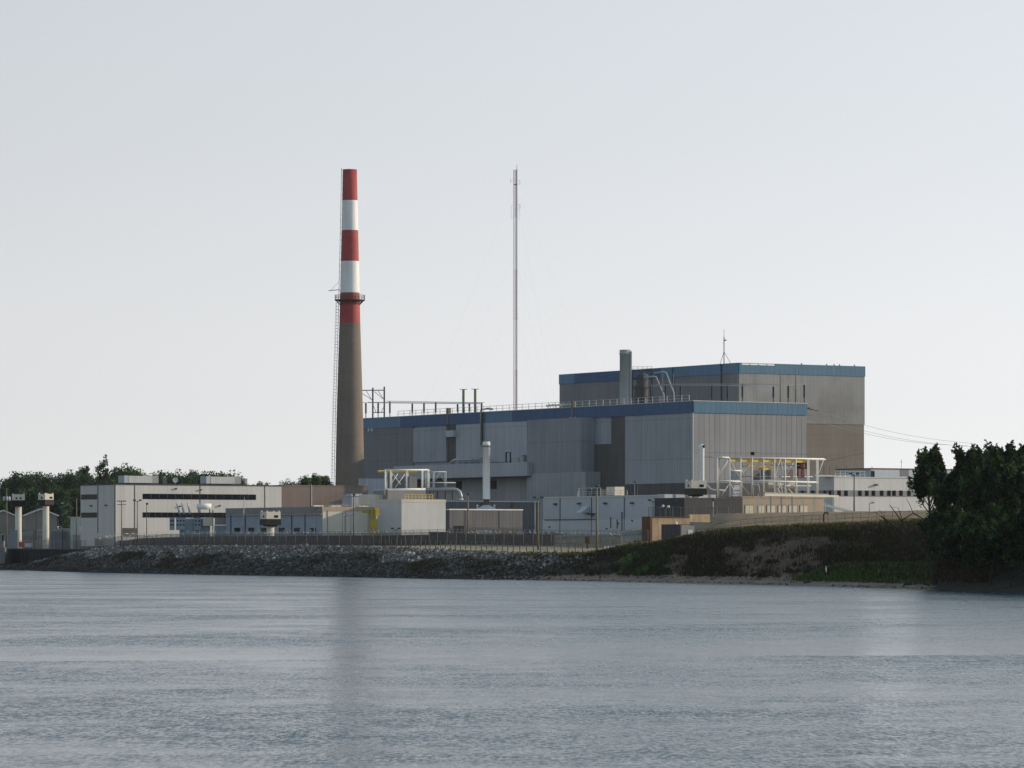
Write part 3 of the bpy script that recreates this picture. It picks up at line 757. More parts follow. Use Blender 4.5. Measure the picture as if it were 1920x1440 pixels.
# ---- tall rear building
R = Bld('reactor_building', 'tallest grey block with a blue top band standing behind the long hall', 'building', 1385, 1010, 7.0, 1620, 1049, 680)
Hr = R.H; fr = R.z(680)-R.z(699.5)
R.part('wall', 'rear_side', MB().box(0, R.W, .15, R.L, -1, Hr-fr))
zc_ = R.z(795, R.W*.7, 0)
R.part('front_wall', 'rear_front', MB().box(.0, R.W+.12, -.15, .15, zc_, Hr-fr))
R.part('lower_front_wall', 'concrete_brown', MB().box(0, R.W, -.02, .15, -1, zc_))
for p0, p1, m in ((1385,1240,'blue_mid'),(1240,1078,'blue_dark'),(1078,1049,'blue_mid')):
    R.part('roof_band', m, MB().box(-.2, .15, R.ly(p0), R.ly(p1), Hr-fr, Hr))
xa, xb = R.rx(1390), R.rx(1453.5); nz = R.z(684.6, (xa+xb)/2)
R.part('roof_band', 'blue_front', MB().box(0, R.W+.2, -.3, .15, Hr-fr, nz).box(0, xa, -.3, .15, nz, Hr).box(xb, R.W+.2, -.3, .15, nz, Hr))
mb = MB()
for i in range(5): x = xa+(xb-xa)*i/4; mb.box(x-.12, x+.12, -.1, .1, nz, Hr)
mb.box(xa, xb, -.12, .12, Hr-.22, Hr); R.part('roof_rail', 'grey_steel', mb)
R.part('roof', 'roof_grey', MB().box(.15, R.W, 1.2, R.L, Hr-fr, Hr-fr+.3))
mb = MB(); y = R.ly(1354); mb.tube([(-.3, y, 0), (-.3, y, Hr)], .17, 6); R.part('down_pipe', 'dark_steel', mb)
mb = MB(); y = R.ly(1263); mb.tube([(-.3, y, 0), (-.3, y, Hr)], .12, 6); R.part('down_pipe', 'dark_steel', mb)
for px in (1503, 1550, 1564, 1574, 1602): x = R.rx(px); R.part('roof_lamp', 'dark_steel', MB().box(x-.12, x+.12, -.1, .1, Hr, Hr+.35))

# ---- antenna on the tall building
p = at(1357.5, 680, 1023); zr = 7.0+Hr
t = thing('roof_antenna', 'thin antenna pole with two stays on the roof of the tallest block', 'antenna', (p.x, p.y, zr-.8))
hz = Z_(617, 1023)-zr+.8
mb = MB().tube([(0,0,0), (0,0,hz*.8)], .13, 6).tube([(0,0,hz*.8), (0,0,hz)], .05, 5); mb.build('pole', M['dark_steel'], t)
MB().tube([(0,0,hz*.42), (-1.35,.2,0)], .06, 5).build('stay', M['dark_steel'], t)
MB().tube([(0,0,hz*.42), (2.2,.6,.4)], .06, 5).build('stay', M['dark_steel'], t)
MB().box(.0,.6,-.05,.05,hz*.7,hz*.73).build('side_arm', M['dark_steel'], t)

# ---- chimney
cY = 993.; cp = at(656, 985, cY); sc = cY/F
def cz(py): return Z_(py, cY) - 7.0
t = thing('chimney', 'tall tapering chimney with red and white bands above bare concrete', 'chimney', (cp.x, cp.y, 7.0))
keys = [(1010,29.6),(905,27.2),(785,24.9),(680,21.9),(606,19.6),(568,18.7),(549,18.2),(490,16.9),(432,15.6),(376,14.4),(318,13.4)]
prof = []; mis = []
for i, (py, r) in enumerate(keys):
    prof.append((r*sc, cz(py)))
    if i: mis.append(2 if py >= 606 else (0 if py in (568,) else 3 if py == 549 else 1 if py in (490,376) else 0))
prof += [((13.4-2.2)*sc, cz(318)), ((13.4-2.2)*sc, cz(330))]; mis += [0, 0]
MB().lathe(prof, 64, mis, cap=True).build('shaft', [M['red_paint'], M['white_paint'], M['stack_concrete'], M['red_brown']], t)
zp = cz(562); rp = 28.5*sc; r_in = 18.4*sc
pl = MB().lathe([(r_in, zp-.25), (rp, zp-.25), (rp, zp), (r_in, zp)], 40, cap=False, smooth=False)
for k in range(20):
    a_ = 2*math.pi*k/20; c_, s_ = math.cos(a_), math.sin(a_); pl.bar((r_in*c_, r_in*s_, zp-1.3), (rp*.93*c_, rp*.93*s_, zp-.2), .12)
pl = pl.build('platform', M['dark_steel'], t)
rl = MB()
for k in range(28):
    a_ = 2*math.pi*k/28; a2 = 2*math.pi*(k+1)/28; q = lambda a, z: (rp*.98*math.cos(a), rp*.98*math.sin(a), z)
    rl.bar(q(a_, zp), q(a_, zp+1.15), .07)
    for z in (1.15, .6): rl.bar(q(a_, zp+z), q(a2, zp+z), .06)
rl.build('railing', M['dark_steel'], pl)
def rad(py): 
    ks = sorted(keys); return np.interp(py, [k[0] for k in ks], [k[1] for k in ks])*sc
ld = MB(); pys = list(range(318, 1000, 12))
for k0, k1 in zip(pys[:-1], pys[1:]):
    for off in (.16, ): ld.bar((-rad(k0)-.30, -.2, cz(k0)+(.4 if k0 == 318 else 0)), (-rad(k1)-.30, -.2, cz(k1)), .10); ld.bar((-rad(k0)-.30, .25, cz(k0)), (-rad(k1)-.30, .25, cz(k1)), .08)
    ld.bar((-rad(k0), 0, cz(k0)), (-rad(k0)-.35, 0, cz(k0)), .07)
    for q in range(4): kk = k0+3*q; ld.bar((-rad(kk)-.30, -.2, cz(kk)), (-rad(kk)-.30, .25, cz(kk)), .04)
ld.build('ladder', M['dark_steel'], t)
cg = MB(); pys = [568+ i*6 for i in range(int((985-568)/6))]
for i, k0 in enumerate(pys):
    r = rad(k0)+.32; ring = [(-r-.72*math.sin(q)*.98, -.45*math.cos(q), cz(k0)) for q in np.linspace(0, math.pi, 8)]
    for a_, b_ in zip(ring[:-1], ring[1:]): cg.bar(a_, b_, .06)
    if i+1 < len(pys):
        k1 = pys[i+1]; r1 = rad(k1)+.32
        for q in (math.pi*.25, math.pi/2, math.pi*.75): cg.bar((-r-.72*math.sin(q), -.45*math.cos(q), cz(k0)), (-r1-.72*math.sin(q), -.45*math.cos(q), cz(k1)), .05)
cg.build('ladder_cage', M['grey_steel'], t)
ar = MB(); r = rad(545); ar.bar((-r-.1,0,cz(543)), (-r-2.9,0,cz(545)), .16); ar.bar((-r-.35,0,cz(528)), (-r-2.3,0,cz(544)), .06); ar.build('davit_arm', M['dark_steel'], t)

# ---- guyed radio mast
mY = 1235.; q = at(966.2, 990, mY); msc = mY/F; mz = lambda py: Z_(py, mY)-7.5
t = thing('radio_mast', 'slender lattice radio mast banded red and white rising behind the hall', 'radio mast', (q.x, q.y, 7.5))
rw = 3.0*msc; legs = [(rw*math.cos(a_), rw*math.sin(a_)) for a_ in (math.radians(180), math.radians(-10), math.radians(75))]
for p0, p1, m in ((318,408,'mast_red'),(408,505,'mast_white'),(505,600,'mast_red'),(600,693,'mast_white'),(693,790,'mast_red'),(790,985,'mast_white')):
    mb = MB(); nst = int((p1-p0)/3.2)
    for (x, y) in legs: mb.bar((x, y, mz(p0)), (x, y, mz(p1)), .24 if (x > 0 and y < 0) else .13)
    for i in range(nst):
        za, zb = mz(p1)+(mz(p0)-mz(p1))*i/nst, mz(p1)+(mz(p0)-mz(p1))*(i+1)/nst
        for j in range(3):
            (xa_, ya_), (xb_, yb_) = legs[j], legs[(j+1) % 3]
            mb.bar((xa_, ya_, za) if i % 2 else (xb_, yb_, za), (xb_, yb_, zb) if i % 2 else (xa_, ya_, zb), .06)
    mb.build('lattice_section', M[m], t)
MB().bar((legs[1][0], legs[1][1], mz(320)), (legs[1][0], legs[1][1], mz(309)), .12).build('top_rod', M['dark_steel'], t)
def antenna(x0, x1, pa, pb, w=.10):
    m = MB(); X = x1*msc; m.bar((X, 0, mz(pa)), (X, 0, mz(pb)), w); zc = (pa+pb)/2; 
    for k in (pa+1, pb-1): m.bar((x0*msc, 0, mz(k)), (X, 0, mz(k)), .06)
    m.build('antenna', M['grey_steel'], t)
antenna(-3, -9, 336, 342); antenna(3, 8.5, 338, 346); antenna(3, 8.8, 383, 391, .14); antenna(-3, -7.8, 385, 410, .06); antenna(3, 7.2, 392, 412, .06)
MB().bar((-rw,-rw*.3,mz(346)), (rw,-rw*.3,mz(346)), .3).build('collar', M['dark_steel'], t)
for py, es in ((348, ((-46,-12),(48,40),(20,-40))), (480, ((-46,-12),(48,40),(20,-40))), (582, ((-46,-12),(24,28),(16,-40)))):
    for ex, ey in es: MB().tube([(0,0,mz(py)), (ex*.5, ey*.5, mz(py)*.47), (ex, ey, 3.)], .006, 4).build('guy_wire', M['wire'], t)

# ---- things standing on the hall roof
zr = 7.0+H
def on_roof(px, Y): return Vector((X_(px, Y), Y, zr-.1))
p = on_roof(1172.5, 989); t = thing('roof_stack', 'fat pale green vent stack with a collar on the hall roof', 'vent stack', p)
r = 10.6*989/F; ht = Z_(656, 989)-p.z
MB().lathe([(r,0),(r,ht*.925),(r*1.12,ht*.925),(r*1.12,ht*.94),(r,ht*.94),(r*1.03,ht),(r*.9,ht),(r*.9,ht-1)], 32).build('shell', M['vent_green'], t)
MB().box(r*.75, r*1.12, -r*.8, -r*.6, 0, ht*.97).build('conduit', M['grey_steel'], t)
p = on_roof(1204, 995); t = thing('equipment_tower', 'dark lattice equipment tower beside the fat vent stack', 'tower', p, ANG*0)
a_, ht = 18*995/F, Z_(694, 995)-p.z
mb = MB()
for x in (-a_, 0, a_):
    for y in (-2., 2.): mb.bar((x, y, 0), (x, y, ht), .22)
for z in (.3, .55, .78, 1.):
    for y in (-2., 2.): mb.bar((-a_, y, ht*z), (a_, y, ht*z), .16)
    for x in (-a_, a_): mb.bar((x, -2, ht*z), (x, 2, ht*z), .16)
mb.bar((-a_,-2,0),(0,-2,ht*.3),.1).bar((0,-2,ht*.3),(a_,-2,ht*.78),.1); mb.build('frame', M['dark_steel'], t)
MB().lathe([(1.4, .4), (1.5, 1), (1.5, ht*.86), (.6, ht*.93)], 20).build('vessel', M['concrete_dark'], t)
MB().box(-a_*.8, a_*.4, 0, 1.8, .8, ht*.6).build('cabinet', M['siding_dark'], t)
mb = MB(); rail(mb, (-a_, -2, ht), (a_, -2, ht), .8, 1.0, .07); mb.build('railing', M['dark_steel'], t)
p = on_roof(1243, 986); t = thing('pipe_gantry', 'pair of bent pipes arching down onto the hall roof', 'pipes', p); k = 986/F
for dx, dy in ((0, 0), (-18, 2)):
    hh = Z_(697 + (8 if dx else 0), 986)-p.z
    MB().tube([((-18+dx)*k, dy, hh*.96), ((1+dx)*k, dy, hh), ((6+dx)*k, dy, hh*.97), ((12+dx)*k, dy, hh*.72), ((20+dx)*k, dy, hh*.42), ((20+dx)*k, dy, 0)], .19, 8).build('bent_pipe', M['vent_green'], t)
mb = MB()
for x in (-28, 0, 20): mb.bar((x*k, 1, 0), (x*k, 1, Z_(700, 986)-p.z), .2)
mb.bar((-28*k,1,Z_(702,918)-p.z), (20*k,1,Z_(697,918)-p.z), .16); mb.build('support', M['grey_steel'], t)
def bus(name, label, Y0, Y1, groups, row, ends):
    x0 = X_(ends[0], Y0); t = thing(name, label, 'bus bars', (x0, Y0, zr-.1)); o = Vector((x0, Y0, zr-.1))
    for ph in range(3):
        a_, b_ = ends[2*ph], ends[2*ph+1]; Ya, Yb = Y0+ph*2.2, Y1+ph*2.2
        MB().tube([at(a_, row[ph][0], Ya)-o, at(b_, row[ph][1], Yb)-o], .075, 6).build('conductor', M['galv'], t)
    for g in groups:
        for ph, px in enumerate(g):
            u = (px-ends[2*ph])/(ends[2*ph+1]-ends[2*ph]); Y = Y0+ph*2.2+(Y1-Y0)*u; pyy = row[ph][0]+(row[ph][1]-row[ph][0])*u
            top = at(px, pyy, Y)-o; x, y = top.x, top.y; zt = top.z
            prof = [(.12, 0), (.12, zt*.35)]; nsh = 6
            for i in range(nsh): z = zt*(.36+.62*i/nsh); prof += [(.30, z), (.17, z+zt*.08)]
            prof += [(.14, zt)]
            MB().lathe(prof, 8, cx=x, cy=y, smooth=False).build('insulator_post', M['insulator'], t)
bus('bus_structure', 'pale bus bars on dark insulator posts in front of the tallest block', 966, 963, ((1220,1248,1276),(1335,1364,1392),(1450,1478,1508)), ((722,724),(721,722.5),(719.5,720.5)), (1214,1457,1230,1486,1266,1513))
bus('bus_structure', 'thin bus bars on dark insulator posts next to the chimney', 1077, 1044, ((686,709,731),(773,795,817),(858,880,903)), ((755,757.5),(754,756),(752,755)), (676,900,690,902,724,908))
for i, (px, py, w) in enumerate(((869,730,.34),(891,729.5,.34))):
    p = on_roof(px, 1058); ht = Z_(py, 1058)-p.z
    t = thing('vent_mast', ['plain roof mast with a small crossbar, the one closer to the chimney', 'plain roof mast with a small crossbar, the one closer to the radio mast'][i], 'mast', p, 0, 'plain masts on the hall roof')
    MB().tube([(0,0,0),(0,0,ht)], w, 8).build('pole', M['timber'], t); MB().bar((-1,0,ht),(1,0,ht),.14).build('crossbar', M['dark_steel'], t)
for i, (px, py) in enumerate(((1463,692),(1492,690))):
    p = on_roof(px, 964); ht = Z_(py, 964)-p.z
    t = thing('lightning_rod', ['slim brown lightning rod, lower of the two before the tallest block', 'slim brown lightning rod, higher of the two before the tallest block'][i], 'rod', p, 0, 'lightning rods on the hall roof')
    MB().tube([(0,0,0),(0,0,ht*.7),(0,0,ht)], [.16,.12,.07], 6).build('pole', M['timber'], t); MB().lathe([(.24,0),(.24,.25)], 8).build('foot', M['galv'], t)
# small lamps cluster on roof edge
p = on_roof(1043, 996); t = thing('lamp_row', 'row of small white lamps on the roof edge near the radio mast', 'lamps', p, ANG+math.pi/2)
mb = MB()
for i in range(9): mb.tube([(-i*1.35+4, 0, 0), (-i*1.35+4, 0, .7)], .07, 5); mb.box(-i*1.35+3.6, -i*1.35+4.3, -.4, .3, .7, 1.15+.05*(i % 3))
mb.build('lamp', M['panel_lit'], t)
# steel H frame pylon behind the hall
p = at(700, 985, 1138); p.z = 8; t = thing('pylon', 'dark steel H-frame pylon rising behind the hall beside the chimney', 'pylon', p); k = 1138/F
zt = lambda py: Z_(py, 1138)-8
mb = MB()
for x, py in ((-1, 727), (20.5, 725), (-22, 728)): mb.bar((x*k, 0, 0), (x*k, 0, zt(py)), .42)
mb.build('post', M['dark_steel'], t)
mb = MB().bar((-22*k,0,zt(732)), (20*k,0,zt(731.5)), .25).bar((0,0,zt(773.5)), (20*k,0,zt(773)), .22); mb.build('crossbeam', M['dark_steel'], t)
mb = MB()
for a_, b_, c_, d_ in ((-22,737,-2,750),(-13,733,-3,750),(2,734,18,748),(9,733,19,748),(0,760,5,773),(20,762,15,773)): mb.bar((a_*k,0,zt(b_)), (c_*k,0,zt(d_)), .14)
mb.build('brace', M['dark_steel'], t)
# power lines to the shore wood
t = thing('power_line', 'three sagging power lines running from the hall corner to the shore wood', 'cables', (0,0,0))
for (a0, b0, a1, b1) in ((1512,764,1830,832),(1512,777,1830,838),(1512,784,1815,836)):
    P0, P1 = at(a0+1, b0, 970), at(a1, b1, 1080); pts = [P0.lerp(P1, i/10) + Vector((0,0,-1.6*math.sin(math.pi*i/10))) for i in range(11)]
    MB().tube(pts, .035, 4).build('cable', M['wire'], t)
MB().tube([at(1514, 765, 972), at(1534, 770, 984)], .22, 6).build('strain_insulator', M['insulator'], t)

# ---- tan office block with ribbon windows
Bt = Bld('office_building', 'long two-storey tan block with dark ribbon windows and rooftop units', 'building', 215, 900, 6.5, 528, 151, 907)
Bt.part('wall', 'tan_wall', MB().box(0, Bt.W, 0, Bt.L, -1, Bt.H-.25))
Bt.part('roof_edge', 'dark_steel', MB().box(-.1, Bt.W+.02, -.1, Bt.L, Bt.H-.25, Bt.H))
Bt.part('corner_trim', 'dark_steel', MB().box(-.06, .2, -.06, .1, -1, Bt.H-.25))
for px in (252, 374.5, 496): Bt.rpart('wall_joint', 'dark_steel', px, px+1.3, 909, 1000, 0, .05)
Bt.lpart('wall_joint', 'dark_steel', 184, 182.6, 909, 1000, 0, .05)
for p0, p1, t0, t1 in ((268,480,926.5,936.5),(268,430,961,970.5)):
    w_ = Bt.rpart('ribbon_window', 'window_glass', p0, p1, t0, t1, 0, .06)
    mb = MB()
    for k in range(1, 14): x = Bt.rx(p0+(p1-p0)*k/14); mb.box(x-.05, x+.05, -.09, -.06, Bt.z(t1, x), Bt.z(t0, x))
    mb.build('mullion', M['dark_steel'], w_)
for t0, t1 in ((927,936.5),(961,970.5)):
    w_ = Bt.lpart('ribbon_window', 'window_glass', 181.5, 152, t0, t1, 0, .06)
for px, py in ((376,917),(337,948),(412,947),(330,915)): Bt.rpart('wall_lamp', 'dark_steel', px, px+2.5, py, py+2.6, 0, .4)
for px, py in ((198,946),(170,947)): Bt.lpart('wall_lamp', 'dark_steel', px, px-2.5, py, py+2.4, 0, .4)
Bt.rpart('garage_door', 'concrete_dark', 229, 257, 990, 1006, 0, .06)
def rtu(label, p0, p1, p2, t0, top):
    x0, x1, y = Bt.rx(p0, 6), Bt.rx(p1, 6), 6.
    o = Bt.world(x0, y, Bt.H); t = thing('rooftop_unit', label, 'air handler', o, ANG, 'air handlers on the tan block'); w = x1-x0; h = Bt.z(top, x0, y)-Bt.H
    MB().box(0, w*.12, 0, 3, .35, h).build('intake', M['panel_blue'], t); mb = MB().box(w*.12, w*.8, -.05, 3, .35, h*.97); mb.build('casing', M['panel_lit'], t)
    MB().box(w*.81, w, .2, 2.8, .35, h*1.02).build('condenser', M['grey_steel'], t); MB().box(.2, w-.2, .3, 2.7, 0, .35).build('curb', M['dark_steel'], t)
rtu('long rooftop unit close to the satellite dish', 233, 298, 0, 0, 891.5); rtu('long rooftop unit near the narrow flue box', 387, 453, 0, 0, 893)
o = Bt.world(Bt.rx(305, 6), 6, Bt.H); t = thing('condenser_unit', 'small dark condenser beside the satellite dish', 'condenser', o, ANG)
MB().box(0,1.1,0,1.2,.2,1.7).build('casing', M['dark_steel'], t); MB().lathe([(.45,1.7),(.45,1.85)], 12, cx=.55, cy=.6).build('fan', M['grey_steel'], t)
o = Bt.world(Bt.rx(329, 4), 4, Bt.H); t = thing('satellite_dish', 'white satellite dish on the tan block roof', 'satellite dish', o, ANG-.3)
MB().tube([(0,.3,0),(0,.3,.9)], .07, 6).build('pole', M['grey_steel'], t)
dm = MB(); n_ = 20
prof = [(.02,.0),(.3,.05),(.55,.17),(.62,.24)]; dm.lathe(prof, n_, cap=False); dm.v = [(x, -z*1.0+.2, y+1.05) for x, y, z in dm.v]; dm.build('dish', M['white_steel'], t)
MB().bar((0,.1,1.05),(0,-.55,1.05),.06).build('feed_arm', M['dark_steel'], t)
o = Bt.world(Bt.rx(460, 4), 4, Bt.H); t = thing('flue_box', 'narrow dark flue box on legs at the end of the tan block roof', 'flue', o, ANG)
MB().box(-.3,.35,-.3,.3,.5,1.55).build('box', M['grey_steel'], t); mb = MB()
for x, y in ((-.25,-.25),(.3,-.25),(-.25,.25),(.3,.25)): mb.bar((x,y,0),(x,y,.5),.06)
mb.build('legs', M['dark_steel'], t)
for px in (440, 448): 
    o = Bt.world(Bt.rx(px, 7), 7, Bt.H); t = thing('whip_antenna', 'whip antenna by the narrow flue box, ' + ('the taller of two' if px == 440 else 'the shorter of two'), 'antenna', o, 0, 'whip antennas on the tan block')
    MB().tube([(0,0,0),(0,0,3.9 if px == 440 else 3.2)], .035, 5).build('rod', M['grey_steel'], t); MB().box(-.1,.1,-.1,.1,0,.4).build('mount', M['dark_steel'], t)
# ---- brown block
o = Bt.world(Bt.W+.0, .15, 0); 
Bb = Bld('brown_building', 'windowless brown masonry block between the tan block and the chimney', 'building', 528.6, o.y+.1, 6.5, 690, None, 909)
Bb.part('wall', 'brown_block', MB().box(0, Bb.W, 0, 8, -1, Bb.H-.3)); Bb.part('roof_edge', 'timber', MB().box(0, Bb.W+.1, -.08, 8, Bb.H-.3, Bb.H-.02))
Bb.rpart('down_pipe', 'tan_wall', 584, 585, 911, 965, 0, .12)

# ---- single-storey block, shaded face tinted blue, sunlit face cream
Bc = Bld('workshop_building', 'low flat-roofed block painted blue on one face and cream on the other', 'building', 605, 826, 6.5, 712, 424, 950)
Bc.part('wall', ('blue_wall',), MB().box(0, Bc.W-.1, .15, Bc.L, -1, Bc.H-.2)); Bc.part('front_wall', 'cream_wall', MB().box(.02, Bc.W, 0, .15, -1, Bc.H-.9))  # blue of the shade and cream of the sun put into the wall colours
Bc.part('parapet', 'grey_block', MB().box(-.15, .05, .15, Bc.L, Bc.z(961.5), Bc.H)); Bc.part('parapet', 'brick_tan', MB().box(-.15, Bc.W, -.08, .15, Bc.H-.9, Bc.H))  # parapet likewise: grey for the shaded face, tan for the sunlit one
Bc.part('roof', 'roof_grey', MB().box(.05, Bc.W-.1, .15, Bc.L, Bc.H-.2, Bc.H-.05))
for px in (590, 572, 547, 522, 485, 460, 433):
    Bc.lpart('wall_pier', 'blue_dark' if px in (572,547,460,433) else 'panel_blue', px, px-1.6, 962, 1002, 0, .12)
for px in (592, 562, 533, 500, 476, 450):
    f_ = Bc.lpart('window', 'dark_steel', px, px-11, 989.5, 997, 0, .08); mb = MB(); Bc.lbox(mb, px-1, px-10, 990.2, 996.4, .08, .1); mb.build('pane', M['window_glass'], f_)
mb = MB(); yA, yB = Bc.ly(604,-.3), Bc.ly(424,-.3); mb.tube([(-.4, yA, Bc.z(964,0,0)), (-.4, yB, Bc.z(964,0,0))], .14, 6); Bc.part('gutter', 'brick_tan', mb)
for px in (614, 648, 690): Bc.rpart('down_pipe', 'grey_block', px, px+.9, 955, 998, 0, .1)
for k, (p0, p1) in enumerate(((585,604),(622,641),(674,692))):
    x0, x1 = Bc.rx(p0 if p0 > 605 else 606, 2), Bc.rx(p1 if p1 > 606 else 612, 2)
    if k == 0: x0, x1 = Bc.rx(585, 3), Bc.rx(604, 3)
    o = Bc.world(x0, 2.2, Bc.H); t = thing('skylight', ['bright skylight over the corner of the blue and cream block', 'bright middle skylight on the cream block', 'bright skylight near the yellow crate hoist'][k], 'skylight', o, ANG, 'skylights on the low block')
    MB().box(0, x1-x0, 0, 1.2, -.2, .1).build('curb', M['grey_block'], t); MB().box(.05, x1-x0-.05, .05, 1.15, .1, .3).build('lid', M['tank_white'], t)
mb = MB(); rail(mb, (.3, 1.0, Bc.H), (Bc.W*.9, 1.0, Bc.H), .55, 1.1, .07); Bc.part('roof_rail', 'rust', mb)

# ---- transformer beside it
p = at(366, 1000, 864); p.z = ground_z(p.x, p.y); t = thing('transformer', 'big blue-grey power transformer with finned radiators and three slanted bushings', 'transformer', p, ANG*.25); k = 864/F
zt = lambda py: Z_(py, 864)-p.z
MB().box(-28*k, 28*k, 0, 3.6, 0, zt(972)).build('tank', M['transformer'], t)
for a_, b_ in ((-48,-39),(-36,-19),(-3,10)):
    rd = MB().box(a_*k, b_*k, -.8, 0, zt(994), zt(971)); rd = rd.build('radiator', M['transformer'], t); nfx = max(2, int((b_-a_)/4.5))
    for i in range(nfx):
        for j in range(2): mb = MB(); cx_ = a_*k+(i+.5)*(b_-a_)*k/nfx; mb.lathe([(.19,-.02),(.19,.05)], 12); n_ = 24; mb.v[-24:] = [(cx_+x, -.82-z, zt(976.5 if j else 984)+y) for x, y, z in mb.v[-24:]]; mb.build('cooling_fan', M['tower_black'], rd)
for a_, b_ in ((-35,-28),(-25,-20),(-14,-9)):
    mb = MB(); p0, p1 = Vector((b_*k, 1.5, zt(963))), Vector((a_*k, 1.5, zt(942))); mb.tube([p0, p0.lerp(p1,.5), p1], [.26,.2,.12], 8); mb.build('bushing', M['panel_pale'], t)
mb = MB(); mb.tube([(4*k, 1.8, zt(949.5)), (31*k, 1.8, zt(949.5))], .62, 16); mb.build('conservator', M['tank_white'], t)
mb = MB()
for x in (7, 28): mb.bar((x*k, 1.8, zt(972)), (x*k, 1.8, zt(953)), .2)
mb.bar((-30*k,.5,zt(965)), (62*k,.5,zt(965)), .2).bar((33*k,0,0),(33*k,0,zt(957)),.2).bar((46*k,.2,zt(960)),(56*k,.2,zt(972)),.1); mb.build('pipework', M['dark_steel'], t)
MB().box(14*k, 32*k, -1.2, 0, zt(986), zt(970)).build('control_cabinet', M['cream_wall'], t)
MB().box(37*k, 58*k, -.5, 2, 0, zt(985)).build('cubicle', M['transformer'], t)
mb = MB().box(38*k, 58*k, -.3, 2, zt(984), zt(971)); mb.build('duct_box', M['grey_block'], t)

# ---- white concrete block
Bw = Bld('concrete_block', 'plain white concrete cube with a sunny face', 'building', 753, 825, 6.5, 835.5, 709, 936)
Bw.part('wall', 'white_block', MB().box(0, Bw.W, 0, Bw.L, -1, Bw.H-.65)); Bw.part('parapet', 'cream_wall', MB().box(-.05, Bw.W+.05, -.05, Bw.L, Bw.H-.65, Bw.H))
mb = MB(); rail(mb, (Bw.W*.22, 2.5, Bw.H), (Bw.W*.85, 2.5, Bw.H), 1.05, .8, .09); Bw.part('roof_rail', 'yellow', mb)
# ---- grey plinth behind with the white hoist frame
Bp = Bld('plinth_building', 'grey concrete plinth building under the white hoist frame', 'building', 727, 862, 6.5, 798, 700, 917.5)
Bp.part('wall', 'grey_block', MB().box(0, Bp.W, 0, Bp.L, -1, Bp.H-.2)); Bp.part('roof_edge', 'panel_pale', MB().box(-.05, Bp.W+.05, -.05, Bp.L, Bp.H-.2, Bp.H))
Bp.part('lower_wing', 'cream_wall', MB().box(-3.5, 0, 2, Bp.L, -1, Bp.z(927)))
def frame_thing(name, label, cat, px, Y, base_py, cols, rows, depth, m, w, diags):
    """round-section steel frame running along the plant grid; columns and beams are given by picture column and row"""
    p = at(px, base_py, Y); t = thing(name, label, cat, p, ANG); k = Y/F
    def lx(c, d=0.): q = (c-960)/F; return (q*(p.y+d*UY)-p.x-d*UX)/(VX-q*VY)
    def zt(py, c=None): return Z_(py, Y + (lx(c)*VY if c is not None else 0)) - p.z
    def bar(a_, ra, b_, rb, dy, r, nm): MB().tube([(lx(a_+2.5*(dy > 1), dy), dy, zt(ra, a_)), (lx(b_+2.5*(dy > 1), dy), dy, zt(rb, b_))], r, 8).build(nm, M[m], t)
    for c in cols:
        bot = c[2] if len(c) > 2 else base_py
        bar(c[0], bot, c[0], c[1], 0, w*.5, 'column')
        if depth: bar(c[0], bot, c[0], c[1], depth, w*.4, 'column')
    for a_, ra, b_, rb in rows:
        bar(a_, ra, b_, rb, 0, w*.52, 'beam')
        if depth: bar(a_, ra, b_, rb, depth, w*.4, 'beam')
    for a_, ra, b_, rb in diags: bar(a_, ra, b_, rb, .05, w*.27, 'brace')
    return t, lx, zt, p
t, lx, zt, p = frame_thing('hoist_frame', 'white steel hoist frame carrying a yellow crane beam', 'steel frame', 760, 865, 917.5,
   [(722,881,928),(732,881),(762,880),(791,882),(802,880)], [(721,881,803,881),(722,917,803,917)], 3.0, 'white_steel', .34, [(733,908,746,888),(741,914,760,888),(736,888,751,908)])
MB().box(lx(713), lx(785), .6, 1.3, zt(886), zt(882)).build('crane_beam', M['yellow'], t)
MB().box(lx(768), lx(789), 1.5, 2.6, 0, zt(893)).build('screen', M['siding_dark'], t)
t, lx, zt, p = frame_thing('pipe_rack', 'thin grey pipe rack standing beside the white hoist frame', 'steel frame', 812, 872, 917.5,
   [(797,885),(812,885),(834,884.5)], [(796,885,835,884.5),(796,905,852,905)], 1.5, 'panel_blue', .20, [(815,903,824,887),(825,887,833,903)])
t = thing('steam_pipe', 'fat silver pipe with an elbow turning down behind the white cube', 'pipe', at(830, 918, 862)); k = 862/F
MB().tube([(-32*k,0,0),(20*k,0,.05),(27*k,0,-.1),(32*k,0,-.6),(34*k,0,-1.3),(34*k,0,-2.2)], .40, 12).build('pipe', M['galv'], t)
mb = MB()
for x in (-24,-10,5,18): mb.box(x*k-.12, x*k+.12, -.15, .15, -2.2, -.3)
mb.build('saddle', M['dark_steel'], t); MB().lathe([(.6,-2.2),(.5,-1.9)], 12, cx=34*k).build('flange', M['panel_pale'], t)
t = thing('walkway', 'grey railed walkway beside the white cube', 'walkway', at(842, 934, 866)); k = 866/F
MB().box(-40*k, 36*k, -.6, .6, -.15, 0).build('deck', M['grey_steel'], t); mb = MB(); rail(mb, (-40*k,-.6,0), (36*k,-.6,0), 1.0, 1.3, .07); mb.build('railing', M['galv'], t)

